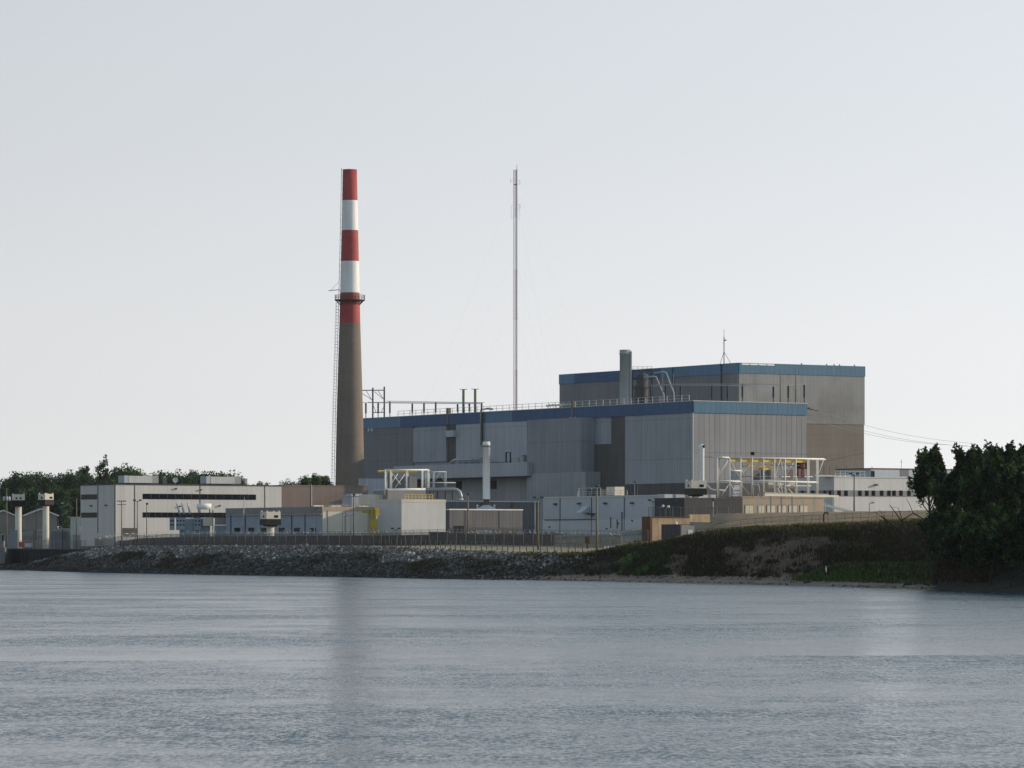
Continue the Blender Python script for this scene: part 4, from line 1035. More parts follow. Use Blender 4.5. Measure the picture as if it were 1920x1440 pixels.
# ---- low dim buildings with the white stack
Be = Bld('low_building', 'low dark-clad building with a pale roof edge behind the slim white stack', 'building', 836, 947, 6.5, 1012, None, 938.5)
Be.part('wall', 'dim_clad', MB().box(0, Be.W, 0, 9, -1, Be.H-.25)); Be.part('roof_edge', 'panel_pale', MB().box(-.05, Be.W, -.08, 9, Be.H-.25, Be.H))
mb = MB(); rail(mb, (.5, .5, Be.H), (6, .5, Be.H), 1.1, 1.2, .07); Be.part('roof_rail', 'yellow', mb)
for px in (901, 957): Be.rpart('door', 'rust_dark', px, px+5, 943, 953, 0, .06)
Bd = Bld('pump_house', 'low grey ribbed pump house with a white roof edge below the slim white stack', 'building', 842.5, 920, 6.5, 980, None, 954)
Bd.part('wall', 'dim_clad', MB().box(0, Bd.W, 0, 16, -1, Bd.H-.3)); Bd.part('roof_edge', 'white_steel', MB().box(-.1, Bd.W+.08, -.12, 16, Bd.H-.3, Bd.H))
for px in (872, 935.5): Bd.rpart('wall_joint', 'dark_steel', px, px+1.6, 957, 1000, 0, .06)
Bd.rpart('base_strip', 'concrete_dark', 843, 979, 989, 1003, 0, .05)
p = at(912, 948, 940); t = thing('white_stack', 'slim white exhaust stack standing before the long hall', 'stack', p); k = 940/F; zt = lambda py: Z_(py, 940)-p.z
MB().lathe([(5.6*k, zt(948)), (5.6*k, zt(936))], 24).build('rusty_base', M['rust_dark'], t)
MB().lathe([(6.9*k, zt(936)), (6.9*k, zt(835)), (7.3*k, zt(835)), (7.3*k, zt(832)), (6.9*k, zt(832)), (7.0*k, zt(828)), (6.2*k, zt(828)), (6.2*k, zt(836))], 32).build('shell', M['white_paint'], t)
MB().lathe([(7.5*k, zt(838.2)), (7.8*k, zt(836.8))], 24, cap=False).build('ring', M['dark_steel'], t)
MB().lathe([(18*k, zt(957)), (18*k, zt(953.5)), (9*k, zt(949)), (6*k, zt(947))], 24).build('skirt', M['panel_blue'], t)
for i, px in enumerate((895, 927)):
    p = at(px, 954, 936); t = thing('roof_vent', ['small white cowl vent on the white cube side of the stack', 'small white cowl vent on the far side of the slim stack'][i], 'vent', p, 0, 'cowl vents on the pump house')
    MB().tube([(0,0,-.3),(0,0,.7)], .14, 8).build('pipe', M['panel_pale'], t); MB().lathe([(.28,.6),(.28,.8),(.05,1.0)], 10).build('cowl', M['panel_pale'], t)

# ---- pale blue-grey service building
Bs = Bld('service_building', 'pale blue-grey panelled two-storey building before the long hall', 'building', 1267, 830, 6.5, 1286, 1018, 927)
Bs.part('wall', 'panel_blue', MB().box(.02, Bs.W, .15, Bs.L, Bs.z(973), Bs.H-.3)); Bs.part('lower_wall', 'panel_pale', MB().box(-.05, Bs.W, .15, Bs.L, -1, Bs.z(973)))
Bs.part('front_wall', 'panel_lit', MB().box(-.02, Bs.W, 0, .15, -1, Bs.H-.3)); Bs.part('roof_edge', 'panel_lit', MB().box(-.12, Bs.W+.1, -.1, Bs.L, Bs.H-.3, Bs.H))  # sunlight put into the colour: front lighter than the shaded face
for px in (1050, 1109, 1170.5, 1234): Bs.lpart('wall_joint', 'dark_steel', px, px-.9, 929, 1006, 0, .09)
Bs.lpart('wall_rail', 'dark_steel', 1115, 1020, 973.5, 975, 0, .25)
for px, py in ((1041,943.5),(1085.5,942.5),(1134.5,942),(1185,941.5)): Bs.lpart('vent_hood', 'dark_steel', px, px-4.5, py, py+3.4, 0, .5)
mb = MB(); ya, yb = Bs.ly(1105), Bs.ly(1094); mb.prism([(-2, Bs.z(961,0,ya)), (-.06, Bs.z(961,0,ya)), (-.06, Bs.z(949,0,ya)), ], yb, ya); Bs.part('canopy', 'panel_pale', mb)
Bs.lpart('canopy_box', 'dark_steel', 1107, 1100, 962, 965.5, 0, 1.2)
for px, py in ((1030,987),(1137.5,990),(1185,975),(1159,980)): Bs.lpart('wall_fitting', 'dark_steel', px, px-2, py, py+2.2, 0, .3)
mb = MB()
for px, a_, b_ in ((1158,974,991),(1146,970,990),(1167,960,1000)): y = Bs.ly(px); mb.box(-.22, -.05, y-.06, y+.06, Bs.z(b_,0,y), Bs.z(a_,0,y))
Bs.part('conduit', 'dark_steel', mb)
o = Bs.world(1.5, Bs.ly(1153,1.5), Bs.H); t = thing('roof_cooler', 'cream twin cabinet cooler on the blue-grey building roof', 'cooler', o, ANG); 
yl = Bs.ly(1137,1.5)-Bs.ly(1153,1.5); hh = Bs.z(909,0,20)-Bs.z(926,0,20)
MB().box(0, 2.4, 0, yl*.48, .1, hh).build('cabinet', M['tower_cream'], t); MB().box(0, 2.4, yl*.52, yl, .1, hh).build('cabinet', M['tower_cream'], t); MB().box(.1, 2.3, .1, yl-.1, 0, .1).build('curb', M['dark_steel'], t)
o = Bs.world(1.5, Bs.ly(1124,1.5), Bs.H); t = thing('roof_plant', 'dark roof plant frame beside the cream cooler', 'roof plant', o, ANG)
MB().box(.2, 2, 0, 5, .1, hh*.8).build('casing', M['dark_steel'], t); mb = MB().bar((0,-.5,hh*.92),(0,8,hh*.92),.1)
for y in (-.5, 3, 8): mb.bar((0,y,0),(0,y,hh*.92),.1)
mb.build('frame', M['panel_lit'], t)
mb = MB(); rail(mb, (.4, Bs.ly(1173), Bs.H), (.4, Bs.ly(1080), Bs.H), 1.0, 2.2, .08); Bs.part('roof_rail', 'panel_lit', mb)

# ---- slender pipe stack before the sunny wall
p = at(1315.5, 925, 915); t = thing('exhaust_pipe', 'slender white exhaust pipe with a hooded mouth against the sunny wall', 'stack', p); k = 915/F; zt = lambda py: Z_(py, 915)-p.z
MB().lathe([(5.1*k, -6), (5.1*k, zt(842)), (5.9*k, zt(840)), (5.7*k, zt(836)), (3.0*k, zt(833)), (.1, zt(832.5))], 20).build('shell', M['white_paint'], t)
MB().tube([(2*k,-.35,zt(837)),(5.4*k,-.5,zt(837.5))], .34, 10).build('mouth', M['tower_black'], t)
MB().tube([(5*k,0,zt(904)),(17*k,-.4,zt(917)),(24*k,-.5,zt(919)),(45*k,-.5,zt(920))], .20, 8).build('branch_pipe', M['panel_pale'], t)

# ---- dark clad annex, crib house, gantry
Bg = Bld('dark_annex', 'low near-black ribbed annex with a pale roof strip', 'building', 1283, 764, 6.5, 1391, None, 933)
Bg.part('wall', 'dark_clad', MB().box(0, Bg.W, 0, 10, -1, Bg.H-.2)); Bg.part('roof_edge', 'dark_steel', MB().box(-.05, Bg.W, -.06, 10, Bg.H-.2, Bg.H))
mb = MB().box(.5, Bg.W-.3, 8.2, 9.8, Bg.H, Bg.H+.75); Bg.part('roof_strip', 'panel_pale', mb)
Bg.rpart('wall_pipe', 'galv', 1344, 1384, 963, 964, 0, .3)
Bh = Bld('crib_house', 'sunlit tan brick house with a row of cream louvred doors', 'building', 1391, 775, 8.0, 1545, None, 930.5)
Bh.part('wall', 'brick_tan', MB().box(0, Bh.W, 0, 9, -1, Bh.H-.25)); Bh.part('roof_edge', 'rust', MB().box(-.1, Bh.W+.1, -.12, 9, Bh.H-.25, Bh.H))
for p0, p1 in ((1397,1413),(1421.5,1434),(1438,1454),(1459,1474.5),(1479,1495),(1500,1515)):
    f_ = Bh.rpart('louvred_door', 'timber', p0, p1, 946.5, 968, 0, .06); mb = MB(); pm = (p0+p1)/2
    for a_, b_ in ((p0+.7, pm-.35), (pm+.35, p1-.7)):
        for i in range(9): t0 = 948+i*2.15; Bh.rbox(mb, a_, b_, t0, t0+1.75, .06, .11)
    mb.build('slat', M['louvre'], f_)
Bh.rpart('corner_post', 'dark_steel', 1391, 1392.5, 931, 968, 0, .1)
mb = MB(); x0, x1 = Bh.rx(1545), Bh.rx(1590, 4)
Bh.part('stair', 'grey_steel', MB().bar((x0, 2, Bh.z(943)), (x1+1, 2, Bh.z(962)), .35).bar((x0, 2, Bh.z(940)), (x1+1, 2, Bh.z(959)), .08))
# canopy beam on white posts in front
t = thing('canopy_rail', 'long yellow crane rail on white posts before the louvred doors', 'crane rail', at(1500, 968, 768)); o = t.location; k = 768/F
A0, A1 = at(1433, 928, 766), at(1572, 930.5, 776)
MB().bar(A0-o, A1-o, .32, .40).build('rail_beam', M['louvre'], t)
MB().bar(A0-o+Vector((0,.5,.35)), A1-o+Vector((-2,.5,.3)), .5, .3).build('walkway', M['grey_steel'], t)
for px in (1422,1445,1465,1485,1506,1526,1548,1562):
    Y = 766+(px-1433)*10/139; q0, q1 = at(px, 969, Y), at(px, 926 if px == 1422 else 930.5, Y); MB().bar(q0-o-Vector((0,0,.6)), q1-o, .18 if px not in (1465,1485,1445) else .24).build('post', M['white_steel'] if px not in (1465,1485,1445) else M['galv'], t)
cols = [(1345,858,933),(1368,858.5,932),(1388.5,857.5),(1410,857.5),(1431.5,858),(1452,858),(1472,858),(1492,858.5),(1514,860),(1531,862)]
t, lx, zt, p = frame_thing('gantry_frame', 'open white steel gantry frame on the roofs of the annex and the brick house', 'steel frame', 1440, 781, 930.5, cols,
   [(1344,857,1367,858),(1367,858,1545,860.5),(1387,901,1531,904),(1368,882.5,1388,882.5),(1345,901.5,1388,902.5)], 4.5, 'white_steel', .28,
   [(1369,862,1387,896),(1369,905,1352,930),(1369,905,1381,930),(1463,860,1453,896),(1463,860,1471,896),(1463,906,1457,926),(1463,906,1468,926),(1545,860,1532,896),(1345,896,1366,862)])
for k_, (a_, b_) in enumerate(((1370,1386),(1390,1409),(1412,1430),(1433,1451),(1454,1471),(1474,1491),(1494,1512))):
    MB().box(lx(a_), lx(b_), .25, .9, zt(866.5), zt(859.8)).build('crane_beam', M['yellow'], t)
MB().box(lx(1345), lx(1531), 1.8, 4.5, zt(858), zt(857)).build('top_deck', M['grey_steel'], t)
mb = MB().box(lx(1510), lx(1522), 1.2, 3, zt(878), zt(863)); mb.build('hoist', M['tower_black'], t)
mb = MB().box(lx(1515), (1519.5-1440)*k, 1, 2, zt(895), zt(878)).box(lx(1509), lx(1515), 1, 1.8, zt(876), zt(868)); mb.build('hoist_block', M['grey_red'], t)
pf = MB().box(lx(1401), lx(1450), .4, 2, zt(875), zt(873.5)).box(lx(1432), lx(1450), .3, 1.9, zt(881), zt(877.5)).build('platform', M['yellow'], t)
mb = MB(); rail(mb, (lx(1401),.4,zt(873.5)), (lx(1450),.4,zt(873.5)), 1.0, .9, .07); mb.build('railing', M['yellow'], pf)
for r0, a_, b_, q_ in ((893,1388,1531,1.2),(910,1410,1531,1.8),(872,1452,1514,1.4)): MB().tube([(lx(a_), q_, zt(r0, a_)), (lx(b_), q_, zt(r0+1, b_))], .13, 6).build('pipe_run', M['galv'], t)
for a_, b_ in ((1410,1431.5),(1472,1492),(1492,1514)):
    MB().tube([(lx(a_), 4.4, zt(903, a_)), (lx(b_), 4.4, zt(928, b_))], .09, 6).build('brace', M['white_steel'], t); MB().tube([(lx(b_), 4.4, zt(864, b_)), (lx(a_), 4.4, zt(899, a_))], .09, 6).build('brace', M['white_steel'], t)
MB().box(lx(1391), lx(1407), 3, 4, 0, zt(884)).build('lift_shaft', M['panel_blue'], t)
MB().box(lx(1453), lx(1507), 2.2, 2.5, zt(915), zt(899)).build('screen', M['panel_lit'], t)
for a_, b_, c_ in ((1437,1450,895),(1455,1470,893),(1497,1512,893)): MB().box(lx(a_), lx(b_), 4.4, 5, zt(c_+5), zt(c_-14)).build('shadow_panel', M['siding_dark'], t)  # dark sheets added to deepen the background behind the frame
mb = MB().tube([(lx(1410),-.2,0),(lx(1410),-.2,zt(916)),(lx(1413),-.2,zt(909)),(lx(1421),-.2,zt(909)),(lx(1424),-.2,0)], .1, 6); mb.build('pipe_loop', M['galv'], t)
p = at(1411, 857, 783); t = thing('beacon_box', 'small black beacon box on top of the gantry frame', 'beacon', p); MB().box(-.35,.35,-.3,.3,.35,1.0).build('box', M['tower_black'], t); mb = MB()
for x in (-1.1,-.6,.6,1.4): mb.bar((x,0,0),(x,0,.95),.06)
mb.bar((-1.1,0,.9),(1.4,0,.9),.05); mb.build('rail', M['yellow'], t)

# ---- white office at the far end
Bo = Bld('white_office', 'white two-storey office with a band of small square windows', 'building', 1564, 812, 8.0, 1800, 1490, 893.5)
Bo.part('wall', 'white_block', MB().box(0, Bo.W, 0, Bo.L, -1, Bo.H-.2)); Bo.part('roof_edge', 'panel_lit', MB().box(-.1, Bo.W, -.12, Bo.L, Bo.H-.2, Bo.H))
zb0, zb1 = Bo.z(930.5), Bo.z(919)
Bo.part('window_band', 'grey_block', MB().box(-.05, 0, 0, Bo.L, zb0, zb1).box(-.05, Bo.W, -.05, 0, zb0, zb1))
for px in (1573.5,1586.5,1612.5,1625.5,1638,1653.5,1667,1676.5,1689.5,1704.5,1722,1740):
    f_ = Bo.rpart('window', 'dark_steel', px-3.4, px+3.4, 919.6, 930, .05, .08); mb = MB(); Bo.rbox(mb, px-2.9, px+2.9, 920.1, 929.5, .08, .10); mb.build('pane', M['window_glass'], f_)
for px in (1556,1546.5,1524,1504): f_ = Bo.lpart('window', 'dark_steel', px+2.5, px-2.5, 919.6, 930, .05, .08); mb = MB(); Bo.lbox(mb, px+2, px-2, 920.1, 929.5, .08, .10); mb.build('pane', M['window_glass'], f_)
Bo.rpart('wall_lamp', 'dark_steel', 1643, 1647, 907.5, 910.5, 0, .6)
Bo.part('roof_strip', 'panel_lit', MB().box(-4, Bo.rx(1600), 1, 3, Bo.H, Bo.H+.3))
mb = MB(); rail(mb, (Bo.rx(1571), .8, Bo.H+.0), (Bo.rx(1626), .8, Bo.H), 1.15, 1.2, .08, 3); Bo.part('roof_rail', 'panel_lit', mb)
for px in (1545, 1556, 1568.5, 1587, 1635): x = Bo.rx(px, 3); Bo.part('roof_post', 'dark_steel', MB().bar((x, 3, Bo.H), (x, 3, Bo.H+Bo.z(872)-Bo.z(893)), .08))
Bu = Bld('roof_house', 'blue-grey upper storey with a dark doorway behind the white office roof', 'building', 1633, 838, 8.0, 1800, None, 877.5)
Bu.part('wall', 'panel_blue', MB().box(0, Bu.W, 0, 12, 0, Bu.H-.2)); Bu.part('roof_edge', 'rust_dark', MB().box(-.3, Bu.W, -.15, 12, Bu.H-.2, Bu.H))
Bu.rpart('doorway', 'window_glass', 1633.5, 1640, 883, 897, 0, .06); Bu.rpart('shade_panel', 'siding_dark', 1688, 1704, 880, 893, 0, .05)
p = at(1690, 878, 845); t = thing('roof_aerial', 'thin aerial on the upper storey roof near the shore wood', 'antenna', p); MB().bar((0,0,0),(0,0,1.9),.07).build('pole', M['dark_steel'], t); MB().bar((-.35,0,1.3),(.3,0,1.3),.05).build('crossbar', M['dark_steel'], t)

# ---- blue-grey shed between chimney and white cube
Bk = Bld('small_shed', 'small blue-grey ribbed shed at the chimney foot', 'building', 659, 872, 6.5, 712, None, 930)
Bk.part('wall', 'lean_blue', MB().box(0, Bk.W, 0, 4, -1, Bk.H)); Bk.part('roof', 'panel_pale', MB().box(-.2, Bk.W*.5, -.2, 4, Bk.H, Bk.H+.12)); 
mb = MB().box(.3, Bk.W*.42, .5, 3, Bk.H+.12, Bk.H+.5); Bk.part('roof_hatch', 'lean_blue', mb)
Bk2 = Bld('ribbed_annex', 'narrow ribbed grey annex against the hall beside the chimney', 'building', 684, 966, 6.5, 727, None, 897)
Bk2.part('wall', 'siding_light', MB().box(0, Bk2.W, 0, 3, -1, Bk2.H-.1)); Bk2.part('roof_edge', 'panel_blue', MB().box(-.05, Bk2.W+.05, -.06, 3, Bk2.H-.1, Bk2.H))
# ------------------------------------------------------------------ guard towers
def guard_tower(label, px, Y, top, zb, ang, w=3.3, legr=.78, win=(1,1)):
    x = X_(px, Y); gz = zb if zb is not None else ground_z(x, Y)
    h = Z_(top, Y) - gz; t = thing('guard_tower', label, 'guard tower', (x, Y, gz), ang, 'armoured guard towers'); a = w/2
    MB().lathe([(legr, -1), (legr, h-2.9)], 24).build('column', M['tower_cream'], t)
    cab = MB().box(-a, a, -a, a, h-1.45, h).build('cabin', M['tower_cream'], t)
    MB().box(-a-.05, a+.05, -a-.05, a+.05, h-2.7, h-1.5).build('balcony', M['tower_black'], t)
    MB().box(-a*.7, a*.7, -a*.7, a*.7, h-2.95, h-2.7).build('support', M['tower_black'], t)
    for s in ((-.45, .2) if win[0] == 2 else (.1,)): MB().box(s*a-.02, s*a+(.42 if win[0] == 2 else .85), -a-.03, -a+.05, h-1.2, h-.72).build('window', M['window_glass'], t)
    for s in (-.25,): MB().box(a-.05, a+.03, s*a, s*a+.8, h-1.2, h-.72).build('window', M['window_glass'], t)
    for s in (-.3,): MB().box(-a-.03, -a+.05, s*a, s*a+.6, h-1.2, h-.72).build('window', M['window_glass'], t)
    mb = MB()
    for sx, sy in ((-1,-1),(1,-1),(1,1),(-1,1)): mb.box(sx*a*.85-.12, sx*a*.85+.12, sy*a*.85-.12, sy*a*.85+.12, h, h+.22)
    mb.build('lamp', M['tower_cream'], t)
guard_tower('round-legged guard tower beside the pole with the grey drums', 34.5, 990, 927, None, math.radians(8), 3.1, .80, (2,1))
guard_tower('round-legged guard tower turned corner-on before the gabled house', 86, 985, 926, None, math.radians(45), 2.7, .80)
guard_tower('guard tower standing close behind the razor wire fence', 507, 806, 959.5, None, math.radians(28), 3.1, .78)
guard_tower('guard tower perched at the corner of the dark annex', 1304.5, 771, 901.5, 14.6, math.radians(20), 3.15, .8)

# ------------------------------------------------------------------ house and yard left of the tan block
def house(label, x0, x1, ridge, eave, base, Y, dep, over=.5):
    k = Y/F; xc = (x0+x1)/2; p = at(xc, base, Y); p.z = min(p.z, ground_z(p.x, p.y)+.2); t = thing('gabled_house', label, 'house', p, math.radians(10)); w = (x1-x0)*k/2; he = Z_(eave, Y)-p.z; hr = Z_(ridge, Y)-p.z
    MB().prism([(-w,-.5),(w,-.5),(w,he),(0,hr),(-w,he)], 0, dep).build('wall', M['house_wall'], t)
    mb = MB()
    for s in (-1, 1): mb.prism([(0,hr+.05),(s*(w+over), he-over*(hr-he)/w+.05),(s*(w+over), he-over*(hr-he)/w+.3),(0,hr+.32)], -.35, dep+.3)
    mb.build('roof', M['house_roof'], t)
    mb = MB()
    for s in (-1, 1): mb.bar((0,-.42,hr+.15),(s*(w+over),-.42,he-over*(hr-he)/w+.15),.12,.35)
    mb.build('barge_board', M['white_steel'], t)
    MB().box(w*.55, w*.85, -.05, .03, 0, 2.1).build('door', M['grey_block'], t)
    return t
house('grey-roofed tan house with white gable trim behind the guard towers', 47, 107, 955, 967, 984, 1085, 14)
house('second grey-roofed house behind the pole with the grey drums', -18, 30, 958, 968, 985, 1105, 12)
p = at(141, 1000, 972); p.z = ground_z(p.x, p.y); t = thing('shed', 'pale ribbed shed beside the end of the tan block', 'shed', p, .1); k = 972/F
MB().box(-9*k, 9*k, 0, 4, -.5, Z_(970,972)-p.z).build('wall', M['panel_lit'], t); MB().box(-13*k, 9.5*k, -.1, 4.1, Z_(970,972)-p.z, Z_(969,972)-p.z).build('roof', M['panel_pale'], t)
for i, (px0, px1, top, Y, m, lab) in enumerate(((17,33,994,985,'siding_smoke','low blue-grey cabinet by the first guard tower'),(62,70,992,980,'timber','brown crate stood behind the yard fence'),(96,128,996,975,'siding_dark','long dark tarpaulin-covered stack behind the yard fence'))):
    p = at((px0+px1)/2, 1005, Y); p.z = ground_z(p.x, p.y); t = thing('yard_box', lab, 'yard box', p, .1); w = (px1-px0)*Y/F/2; h = Z_(top, Y)-p.z
    MB().box(-w, w, 0, 1.6, 0, h-.12).build('body', M[m], t); MB().box(-w-.06, w+.06, -.06, 1.66, h-.12, h).build('lid', M['grey_block'], t)

# ------------------------------------------------------------------ sheet pile wall, pier, barrier
pts = [xy_of(s, 9.6) for s in np.linspace(S_WALL-1.5, S_WALL+125, 70)]
mb = MB()
for (xa, ya), (xb, yb) in zip(pts[:-1], pts[1:]):
    n_ = 2
    for i in range(n_):
        p0 = Vector((xa+(xb-xa)*i/n_, ya+(yb-ya)*i/n_, 0)); p1 = Vector((xa+(xb-xa)*(i+1)/n_, ya+(yb-ya)*(i+1)/n_, 0)); o = Vector((-ND[0]*.25*(i % 2), -ND[1]*.25*(i % 2), 2.0)); mb.bar(p0+o, p1+o, .3, 5.6)
t = thing('sheet_pile_wall', 'black sheet pile quay wall at the water by the end of the riprap', 'wall', (pts[0][0], pts[0][1], 0)); o = Vector(t.location)
mb.v = [tuple(Vector(v)-o) for v in mb.v]; mb.build('piling', M['sheet_pile'], t)
mb = MB(); 
for (xa, ya), (xb, yb) in zip(pts[:-1], pts[1:]): mb.bar(Vector((xa,ya,4.88))-o, Vector((xb,yb,4.88))-o, .7, .2)
mb.build('cap_beam', M['dark_steel'], t)
mb = MB()
for i, (px, py) in enumerate(((17,1042),(17,1047),(17,1053))): q = Vector((*pts[-1], Z_(py, pts[-1][1]))); mb.box(q.x-o.x-.2, q.x-o.x+.2, q.y-o.y-1.0, q.y-o.y-.4, q.z-.15, q.z+.15)
mb.build('marker', M['panel_pale'], t)
p = Vector((X_(-14, 962), 962, 0)); t = thing('concrete_pier', 'weathered concrete pier end at the edge of the quay wall', 'pier', p, math.radians(4)); MB().box(-3.6, 2.9, 0, 12, -2, 5.0).box(-3.6,2.6,1,12,5.0,6.8).build('body', M['pier'], t); MB().box(-3.7, 3.0, -.1, 12, 5.0, 5.15).build('ledge', M['grey_block'], t)
MB().box(2.2,2.6,.8,1.2,6.8,8.2).build('post', M['tower_black'], t)
p = Vector((X_(14.2, 935), 935, 0)); t = thing('channel_marker', 'short white channel marker post standing in the river', 'marker post', p); MB().tube([(0,0,-1),(0,0,Z_(1063.5,935)*1.0+0)], .18, 8).build('post', M['white_steel'], t); MB().lathe([(.3,-.1),(.3,.25)], 10).build('float', M['rust'], t)
p = at(48, 1022, 958); p.z = 4.95; t = thing('barrier_board', 'faded red and white barrier board on the quay', 'barrier', p, .1)
MB().box(-1.6,-.2,0,.12,.35,1.6).build('red_board', M['orange_red'], t); MB().box(-.2,1.6,0,.12,.35,1.3).build('pale_board', M['panel_pale'], t); MB().box(-1.3,-1.2,0,.12,-.2,.35).box(1.2,1.3,0,.12,-.2,.35).build('feet', M['dark_steel'], t)

def along(px0, n0, px1, n1, count):
    """ground points from one pixel column to another, following the shore"""
    a = ray_n(px0, n0); b = ray_n(px1, n1); sa, sb = sn_of(*a)[0], sn_of(*b)[0]; out = []
    for i in range(count+1):
        u = i/count; s = sa+(sb-sa)*u; n = n0+(n1-n0)*u; x, y = xy_of(s, n); out.append(Vector((x, y, ground_z(x, y))))
    return out
def fence(name, label, pts, h, mesh='chain_link', post='fence_steel', pr=.06, razor=True, rails=1, group=None, every=1, mesh_h=None):
    o = pts[0].copy(); t = thing(name, label, 'fence', o, 0, group)
    for i, p in enumerate(pts):
        if i % every == 0: MB().tube([p-o-Vector((0,0,.4)), p-o+Vector((0,0,h+.1))], pr, 6).build('post', M[post], t)
    mb = MB(); rl = MB(); mh = mesh_h or h
    for a_, b_ in zip(pts[:-1], pts[1:]):
        a2, b2 = a_-o, b_-o; z = Vector((0,0,mh)); g = Vector((0,0,.05))
        if mesh: mb.add([a2+g, b2+g, b2+z, a2+z], [(0,1,2,3)])
        for k in range(rails): zz = Vector((0,0,h*(1-k*.45))); rl.bar(a2+zz, b2+zz, .05)
    if mesh: mb.build('mesh', M[mesh], t)
    rl.build('rail', M[post], t)
    if razor:
        rz = MB(); rr = random.Random(3); R_ = .30
        for a_, b_ in zip(pts[:-1], pts[1:]):
            d = (b_-a_); ln = d.length; d.normalize(); nrm = Vector((-d.y, d.x, 0)); nt_ = max(2, int(ln/1.25)); prev = None
            for i in range(nt_*8+1):
                u = i/(nt_*8); ang = 2*math.pi*i/8 + rr.uniform(-.2,.2); r_ = R_*rr.uniform(.75,1.2)
                q = a_-o + d*(ln*u) + Vector((0,0,h+.25)) + (nrm*math.cos(ang)+Vector((0,0,1))*math.sin(ang))*r_
                if prev is not None and (q-prev).length > .01: rz.bar(prev, q, .009, .009 if rr.random() < .74 else rr.uniform(.05,.16))
                prev = q
        rz.build('razor_coil', M['razor_metal'], t)
    return t
# main security fence with razor coil, barrier wall behind it
main = along(166, 14.5, 700, 15.5, 40)[:-1] + along(700, 15.5, 820, 23, 8)[:-1] + along(820, 23, 1000, 30, 10)[:-1] + along(1000, 30, 1165, 31, 9)
fence('security_fence', 'tall chain-link security fence topped with glinting razor coil above the riprap', main, 2.5)
inner = along(186, 18.5, 700, 20, 34)[:-1] + along(700, 20, 820, 28, 8)[:-1] + along(820, 28, 1040, 36, 12)
o = inner[0].copy(); t = thing('barrier_wall', 'long dark vehicle barrier wall running inside the security fence', 'wall', o)
mb = MB()
for a_, b_ in zip(inner[:-1], inner[1:]): mb.bar(a_-o+Vector((0,0,.2)), b_-o+Vector((0,0,.2)), .5, 3.4)
mb.build('wall', M['barrier'], t)
inner2 = along(240, 24, 700, 26, 34)[:-1] + along(700, 26, 820, 34, 8)[:-1] + along(820, 34, 1215, 42, 18)
fence('inner_fence', 'second plain chain-link fence just inside the barrier wall', inner2, 2.6, 'chain_thin', pr=.05, razor=False)
low = along(690, 13.6, 1092, 16.5, 38)
fence('post_fence', 'low fence of thin dark posts along the gravel track above the riprap', low, 1.5, None, 'dark_steel', .085, False, 1)
yard = along(38, 10.5, 160, 11.5, 14)
fence('quay_fence', 'pale posted chain-link fence along the quay wall', yard, 2.1, 'chain_thin', 'fence_steel', .06, False, 1)
yard2 = along(18, 20, 165, 24, 16)
fence('yard_fence', 'tall chain-link fence around the yard of the gabled house', yard2, 3.4, 'chain_link', 'fence_steel', .06, False, 1)
# fences on the bank
bank = along(1332, 23.5, 1720, 25, 26)
fence('bank_fence', 'thin wire fence with pale posts along the crest of the grassy bank', bank, 1.5, None, 'timber', .045, False, 3)
bf2 = along(1225, 38, 1345, 40, 9)
fence('yard_rail_fence', 'tall post fence between the rusty wall and the dark annex', [Vector((X_(px, 730), 730+.2*i, 9.6)) for i, px in enumerate((1216,1226,1238,1250,1262,1277,1290,1302,1324,1338,1346,1367))], 3.0, 'chain_thin', 'fence_steel', .055, False, 1)
path_rail = [at(px, py, 640) for px, py in ((1306,1000),(1320,992),(1338,984),(1352,980),(1372,977),(1392,973))]
for i, p_ in enumerate(path_rail): p_.z = ground_z(p_.x, p_.y)
fence('path_rail', 'dark handrail climbing the slope path above the dark bunker', path_rail, 1.1, None, 'dark_steel', .05, False, 3)
bol = along(1134, 19.5, 1172, 20.5, 6)
fence('bollard_row', 'short row of pale bollards with a rail where the bank begins', bol, 1.0, None, 'white_steel', .09, False, 1)

# ------------------------------------------------------------------ rusty wall, bunker
Rw = Bld('rusty_wall', 'rust-streaked orange retaining wall catching the sun', 'wall', 1222.5, 700, 6.0, 1293, None, 968.5)
Rw.part('wall', 'rust', MB().box(0, Rw.W, 0, .6, -1, Rw.H-.25)); Rw.part('cap', 'rust_dark', MB().box(-.05, Rw.W, -.06, .66, Rw.H-.25, Rw.H))
Rw.part('end_pier', 'rust_dark', MB().box(-.45, 0, -.1, 2.5, -1, Rw.H))
x0, x1 = Rw.rx(1293), Rw.rx(1331); Rw.part('upper_wall', 'rust', MB().box(x0, x1, -.02, .6, Rw.z(979, x0), Rw.z(964.5, x0)))
Bn = Bld('bunker', 'black flat-faced bunker with a pale door set into the slope', 'bunker', 1275, 668, 6.5, 1302, 1240, 984)
Bn.part('wall', 'dark_clad', MB().box(0, .3, 0, Bn.L, -2, Bn.H)); Bn.part('front_wall', 'grey_block', MB().box(.3, Bn.W, 0, Bn.L, -2, Bn.H-.15))  # concrete box: shade and sun put into the colours of its two faces
Bn.part('roof', 'concrete_dark', MB().box(-.05, Bn.W, -.05, Bn.L+.05, Bn.H, Bn.H+.1)); Bn.rpart('door', 'panel_pale', 1290.5, 1298.5, 993.5, 1008, 0, .06)
p = at(1267.5, 984, 672); t = thing('vent_cowl', 'small white peaked cowl on the bunker roof', 'vent', p); MB().lathe([(.3,0),(.3,.2),(.02,.65)], 10).build('cowl', M['white_steel'], t); MB().lathe([(.18,-.1),(.18,.1)], 8).build('pipe', M['grey_steel'], t)
